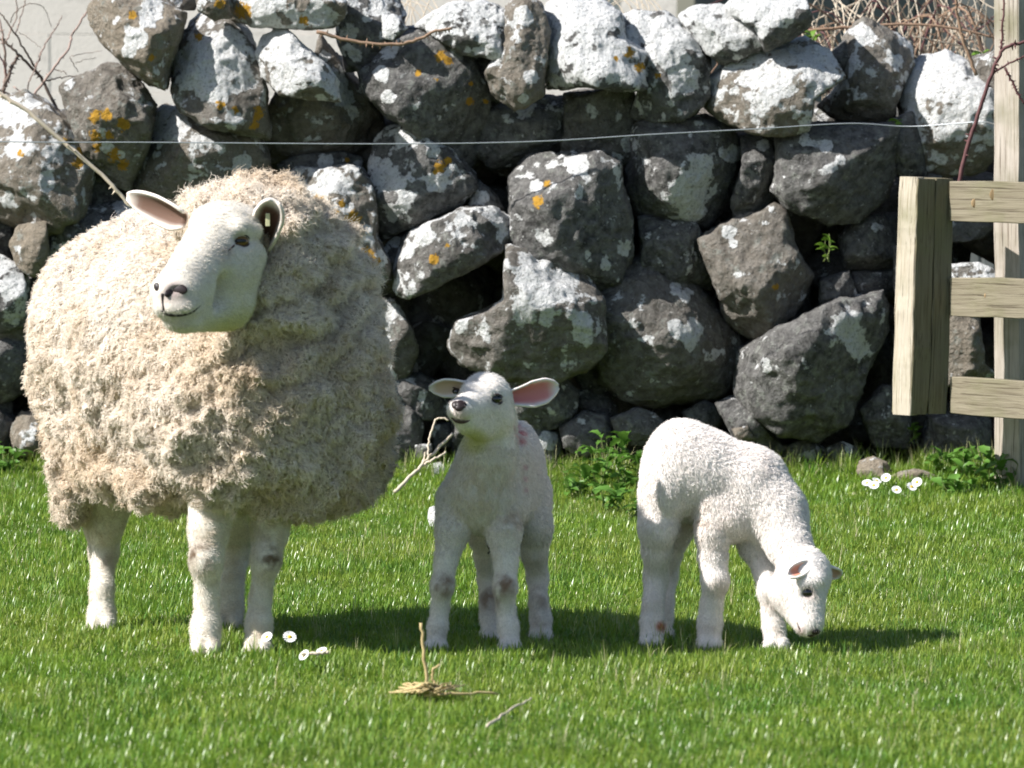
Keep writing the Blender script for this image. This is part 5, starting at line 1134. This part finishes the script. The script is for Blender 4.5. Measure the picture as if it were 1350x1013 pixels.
for i, (pts, r0, r1, mt) in enumerate([([(82, 165), (76, 148), (58, 110), (44, 92), (25, 73), (7, 56), (-12, 46)], 2.7, 1.6, MTWIG), ([(46, 89), (34, 68), (19, 44), (4, 22), (-10, 8)], 1.5, .8, MTWIG), ([(44, 128), (71, 90), (90, 65), (96, 46), (111, 22), (127, 0), (138, -14)], 1.9, 1.2, MTWR),
        ([(46, 92), (56, 65), (70, 44), (83, 21)], 1.4, .6, MTWR), ([(4, 130), (7, 95), (6, 67), (1, 36), (-6, 12)], 2.2, 1.2, MTWR), ([(4, 120), (10, 104), (17, 86), (25, 73)], 2.8, 2.0, MTWIG), ([(20, 46), (26, 28), (31, 12), (34, -6)], 1.0, .6, MTWR),
        ([(14, 30), (18, 19), (33, 7), (49, 6), (59, 12), (68, 36)], .7, .4, MTWIG), ([(57, 108), (70, 105), (83, 102), (110, 99)], 1.2, .7, MTWIG), ([(-6, 116), (18, 127), (36, 127), (50, 132), (70, 140)], 1.4, 1.0, MTWR), ([(36, 127), (38, 110), (43, 98), (56, 65)], 1.0, .7, MTWR),
        ([(92, 76), (98, 86), (103, 95)], .7, .4, MTWIG), ([(94, 74), (116, 70), (134, 67)], .6, .3, MTWR), ([(71, 92), (84, 95), (88, 99)], .7, .4, MTWIG), ([(100, 84), (112, 79), (126, 77)], .5, .3, MTWIG), ([(7, 58), (14, 40), (22, 20), (20, -6)], 1.1, .7, MTWR), ([(18, 115), (36, 125), (52, 133)], 1.0, .8, MTWR), ([(-6, 62), (5, 85), (12, 110)], 1.4, 1.0, MPURP), ([(52, 132), (66, 138), (84, 150)], 2.0, 1.4, MPURP), ([(25, 43), (40, 52), (55, 64)], .5, .3, MTWIG)]):
    g = Geo(); cane(g, [(u, v, 16.85 + .03 * math.sin(i * 2.1 + j)) for j, (u, v) in enumerate(pts)], r0 * px, r1 * px, thorns=int(3 + 4 * r0), seed=i); g.build('twig', mt, shrub)
rg = np.random.default_rng(8); br = empty('bramble_thicket', P(1200, 110, 17.2), 'tangle of dry tan bramble stems standing behind the wall top at the right', 'brambles')
for nm, mt, cnt in (('dead_stems', MSTRAW, 95), ('brown_canes', MCANE, 34), ('purple_canes', MPURP, 16)):
    g = Geo()
    for k in range(cnt):
        u0 = rg.uniform(1050, 1345); D0 = rg.uniform(16.85, 17.6); v0 = rg.uniform(90, 190)
        if nm == 'dead_stems': pts = [(u0, v0, D0), (u0 + rg.normal(0, 18), v0 - rg.uniform(40, 70), D0 + rg.normal(0, .05)), (u0 + rg.normal(0, 45), v0 - rg.uniform(90, 190), D0 + rg.normal(0, .1))]; r0 = rg.uniform(.7, 1.9)
        else: u1 = u0 + rg.choice([-1, 1]) * rg.uniform(40, 150); pts = [(u0, v0, D0), ((u0 + u1) / 2, min(v0, 70) - rg.uniform(10, 60), D0), (u1, rg.uniform(-10, 90), D0 + rg.normal(0, .1)), (u1 + (u1 - u0) * .4, rg.uniform(10, 120), D0)]; r0 = rg.uniform(.8, 2.0)
        cane(g, pts, r0 * px, r0 * .5 * px, 12, 0 if nm == 'dead_stems' else 6, k, 5)
    o = g.build(nm, mt, br); o['kind'] = 'stuff'
g = Geo()
for k in range(14):
    u0 = rg.uniform(500, 560); cane(g, [(u0, 60, 17.0), (u0 + rg.normal(0, 14), 20, 17.0), (u0 + rg.normal(0, 26), -20, 17.05)], 1.1 * px, .6 * px, 9, 2, k, 5)
for k in range(16):
    u0 = rg.uniform(800, 900); cane(g, [(u0, 60, 17.1), (u0 + rg.normal(0, 14), 20, 17.1), (u0 + rg.normal(0, 40), -30, 17.15)], 1.1 * px, .6 * px, 9, 2, k, 5)
tag(g.build('dry_stems', MSTRAW), 'thin dry stems poking up behind the middle of the wall top', 'dead stems', kind='stuff')
def LZ(v, z=.035): return (CAMH - z) * FPX / (v - HORIZ)
def one(name, strands, mat, label, cat, D, seed=0, thorns=10):
    g = Geo()
    for i, (pts, r0, r1) in enumerate(strands): cane(g, [(q[0], q[1], q[2] if len(q) > 2 else D) for q in pts], r0 * px, r1 * px, None, thorns, seed + i)
    return tag(g.build(name, mat), label, cat)
one('dead_stem', [([(-30, 106), (0, 124), (40, 150), (90, 193), (132, 228), (158, 256), (174, 275)], 3.4, 2.4)], MSTRAW, 'pale dead plant stem leaning across the boulders at the left behind the ewe\'s ear', 'dead stem', 16.22, 1, 12)
one('bramble_cane', [([(418, 42), (456, 52), (506, 59), (547, 54), (572, 42), (596, 37)], 2.8, 2.0)], MCANE, 'brown thorny bramble cane lying across the stones near the top of the wall', 'bramble cane', 16.25, 5, 26)
one('bramble_cane', [([(1050, 43), (1100, 37), (1160, 33), (1240, 35), (1318, 50)], 2.6, 1.8)], MCANE, 'reddish bramble cane running level behind the tall pointed stone', 'bramble cane', 16.72, 7, 22)
one('bramble_cane', [([(1262, 252), (1274, 200), (1290, 150), (1308, 97), (1322, 66), (1345, 57), (1380, 50)], 3.3, 2.0), ([(1308, 97), (1330, 84), (1372, 66)], 1.7, 1.0), ([(1320, 66), (1322, 40), (1324, -10)], 1.8, 1.2), ([(1325, 90), (1338, 115), (1350, 138)], 1.8, 1.4)], MPURP, 'dark purple thorny bramble cane rising in front of the big white stone and fence post', 'bramble cane', 15.82, 9, 24)
one('bramble_cane', [([(1288, 100), (1272, 60), (1262, 20), (1258, -20)], 2.6, 2.0)], MCANE, 'tan arching cane rising just left of the fence post above the big white stone', 'bramble cane', 16.3, 15, 14)
one('forked_twig', [([(520, 650, 15.75), (545, 624, 15.8), (566, 604, 15.85), (597, 572, 15.9)], 2.5, 1.9), ([(564, 606, 15.84), (566, 580, 15.86), (573, 556, 15.88), (582, 551, 15.88), (591, 554, 15.88)], 1.5, 1.2), ([(556, 614, 15.83), (572, 606, 15.83), (588, 597, 15.85)], 1.9, 1.4), ([(558, 608, 15.84), (561, 598, 15.86)], 1.2, .9)], MSTRAW, 'pale forked dead stalk leaning on the wall between the ewe and the standing lamb', 'dead stalk', 15.8, 20, 0)
one('straw_stub', [([(564, 912, 11.2), (560, 870, 11.2), (555, 822, 11.2)], 2.0, 1.6)], MGOLD, 'upright yellow straw stub sticking out of the grass in the foreground', 'straw', 11.2, 30, 0)
one('lying_straw', [([(560, 916, LZ(915)), (600, 915, LZ(915)), (655, 913, LZ(912))], 1.7, 1.2)] + [([(rg.uniform(512, 560), rg.uniform(900, 918), LZ(909, .03)), (rg.uniform(550, 580), rg.uniform(900, 916), LZ(909, .045)), (rg.uniform(570, 612), rg.uniform(898, 918), LZ(909, .03))], 1.0, .6) for _ in range(24)] + [([(575, 908, 11.1), (570, 890, 11.1), (578, 875, 11.1)], 1.4, .8)], MGOLD, 'little heap of yellow and brown straw lying on the grass in the foreground', 'straw', 11.15, 40, 0)['kind'] = 'stuff'
one('lying_straw', [([(642, 958, LZ(958)), (670, 938, LZ(938)), (702, 920, LZ(920))], 1.5, .9)], MSTRAW, 'single pale straw lying slantwise right of the straw heap', 'straw', 10.7, 50, 0)
one('lying_straw', [([(398, 863, LZ(862, .05)), (420, 862, LZ(862, .05)), (432, 859, LZ(862, .05))], 1.8, 1.4)], MSTRAW, 'short pale straw crossing in the grass right of the ewe\'s front hooves', 'straw', 11.8, 60, 0)
mw = M('galvanised_wire'); mw.b.inputs['Metallic'].default_value = .6; MWIRE = mw.done((.42, .45, .47), .45)
g = Geo(); g.tube(spline([P(u, v, 16.02 if u > 1200 else 16.1) for u, v in ((-400, 178), (0, 187), (200, 188), (500, 190), (700, 187), (850, 178), (1000, 170), (1120, 163), (1200, 167), (1290, 161), (1318, 164), (1400, 163), (1700, 160))], 70), .0017, 6)
tag(g.build('fence_wire', MWIRE), 'single thin grey wire strung along the wall front just below the top stones', 'wire')

# ------------------------------------------------------------------ loose stones and daisies
def loose(u, v, D, w_, h_, label, seed, tan=.6):
    b = P(u, v, D); z0 = float(gz(b[0], b[1])); a = np.linspace(0, 6.283, 9)[:-1]; rgn = np.random.default_rng(seed); k = rgn.uniform(.8, 1.1, 8)
    V, F = rock_geo(np.stack([w_ / 2 * k * np.cos(a), h_ / 2 * k * np.sin(a)], 1), w_ * .4, seed, (-.2, .2), 4, 12)
    V = V + np.array([b[0], D, z0 + h_ * .36])
    o = mesh_obj('loose_stone', V, F, MAT_STONE, None, attrs={'lich': np.full(len(V), .25 if seed != 73 else 1.1), 'orng': np.full(len(V), -.8), 'tan': np.full(len(V), tan)}); tag(o, label, 'stone', 'loose stones in the grass by the wall')
loose(1152, 598, 16.15, .10, .07, 'light tan loose stone in the grass under the wall, left of the hurdle post', 71, .9); loose(1206, 612, 16.1, .12, .045, 'flat pale loose stone in the grass right below the hurdle post', 72, .9)
loose(575, 684, 14.9, .045, .075, 'small pale stone in the grass at the left side of the standing lamb', 73, 1.0)
mp = M('daisy_petal'); tr = mp.done((.88, .88, .86), .6); MPET = tr; MYEL = plain('daisy_centre', (.62, .42, .03), .6)
def daisy_petals():
    V = []; F = []
    for k in range(16):
        a = k / 16 * 6.283 + .1 * math.sin(k * 7); d = np.array([math.cos(a), math.sin(a), 0]); s = np.array([-math.sin(a), math.cos(a), 0]); i = len(V)
        for t, w_, z in ((.15, .0009, .0), (.6, .0019, .0012 * math.sin(k)), (.95, .0014, .001), (1.0, .0002, .0006)): V += [d * .0105 * t - s * w_ + np.array([0, 0, z]), d * .0105 * t + s * w_ + np.array([0, 0, z])]
        for j in range(3): q = i + j * 2; F.append((q, q + 1, q + 3, q + 2))
    me = bpy.data.meshes.new('petals'); me.from_pydata([tuple(v) for v in V], [], F); me.update(); me.materials.append(MPET); return me
PET = daisy_petals(); Vc, Fc = ICO[2]; CEN = bpy.data.meshes.new('centre'); CEN.from_pydata([tuple(v) for v in Vc * np.array([.0032, .0032, .002])], [], Fc.tolist()); CEN.update(); CEN.materials.append(MYEL)
Vs, Fs = tube_geo([(0, 0, -.04), (.002, 0, -.02), (0, 0, 0)], .0007, 5); STM = bpy.data.meshes.new('stem'); STM.from_pydata([tuple(v) for v in Vs], [], Fs); STM.update(); STM.materials.append(MSTEM)
for i, (u, v, D, s, lb) in enumerate([(1143, 637, 15.7, 1.25, 'white daisy at the left end of the cluster below the tan loose stone'), (1152, 640, 15.65, 1.3, 'white daisy lowest in the cluster below the tan loose stone'), (1156, 634, 15.75, 1.2, 'white daisy in the middle of the cluster below the tan loose stone'),
        (1168, 630, 15.85, 1.25, 'white daisy at the right end of the cluster below the tan loose stone'), (1182, 646, 15.5, 1.2, 'single white daisy between the two daisy clusters by the wall'), (1202, 642, 15.55, 1.3, 'lower white daisy of the pair below the hurdle post'),
        (1209, 636, 15.65, 1.3, 'upper white daisy of the pair below the hurdle post'), (1053, 660, 15.2, 1.2, 'lone white daisy right of the grazing lamb\'s neck'), (382, 840, 12.1, 1.25, 'white daisy in the shadow just right of the ewe\'s front hooves'),
        (352, 840, 11.87, 1.1, 'white daisy touching the ewe\'s right front hoof'), (401, 864, 11.78, 1.1, 'lower left white daisy in front of the ewe\'s shadow'), (424, 858, 11.85, 1.0, 'right hand white daisy in front of the ewe\'s shadow')]):
    D = (CAMH - .047) * FPX / (v - HORIZ) * 1.0; p = P(u, v, D); r_ = empty('daisy', p, lb, 'daisy', 'white daisies in the grass'); r_.rotation_euler = (RNG.uniform(.45, .95), RNG.uniform(-.5, .5), RNG.uniform(-.5, .5)); r_.scale = (s,) * 3
    for nm, me in (('petals', PET), ('centre', CEN), ('stem', STM)): o = link(bpy.data.objects.new(nm, me)); o.parent = r_
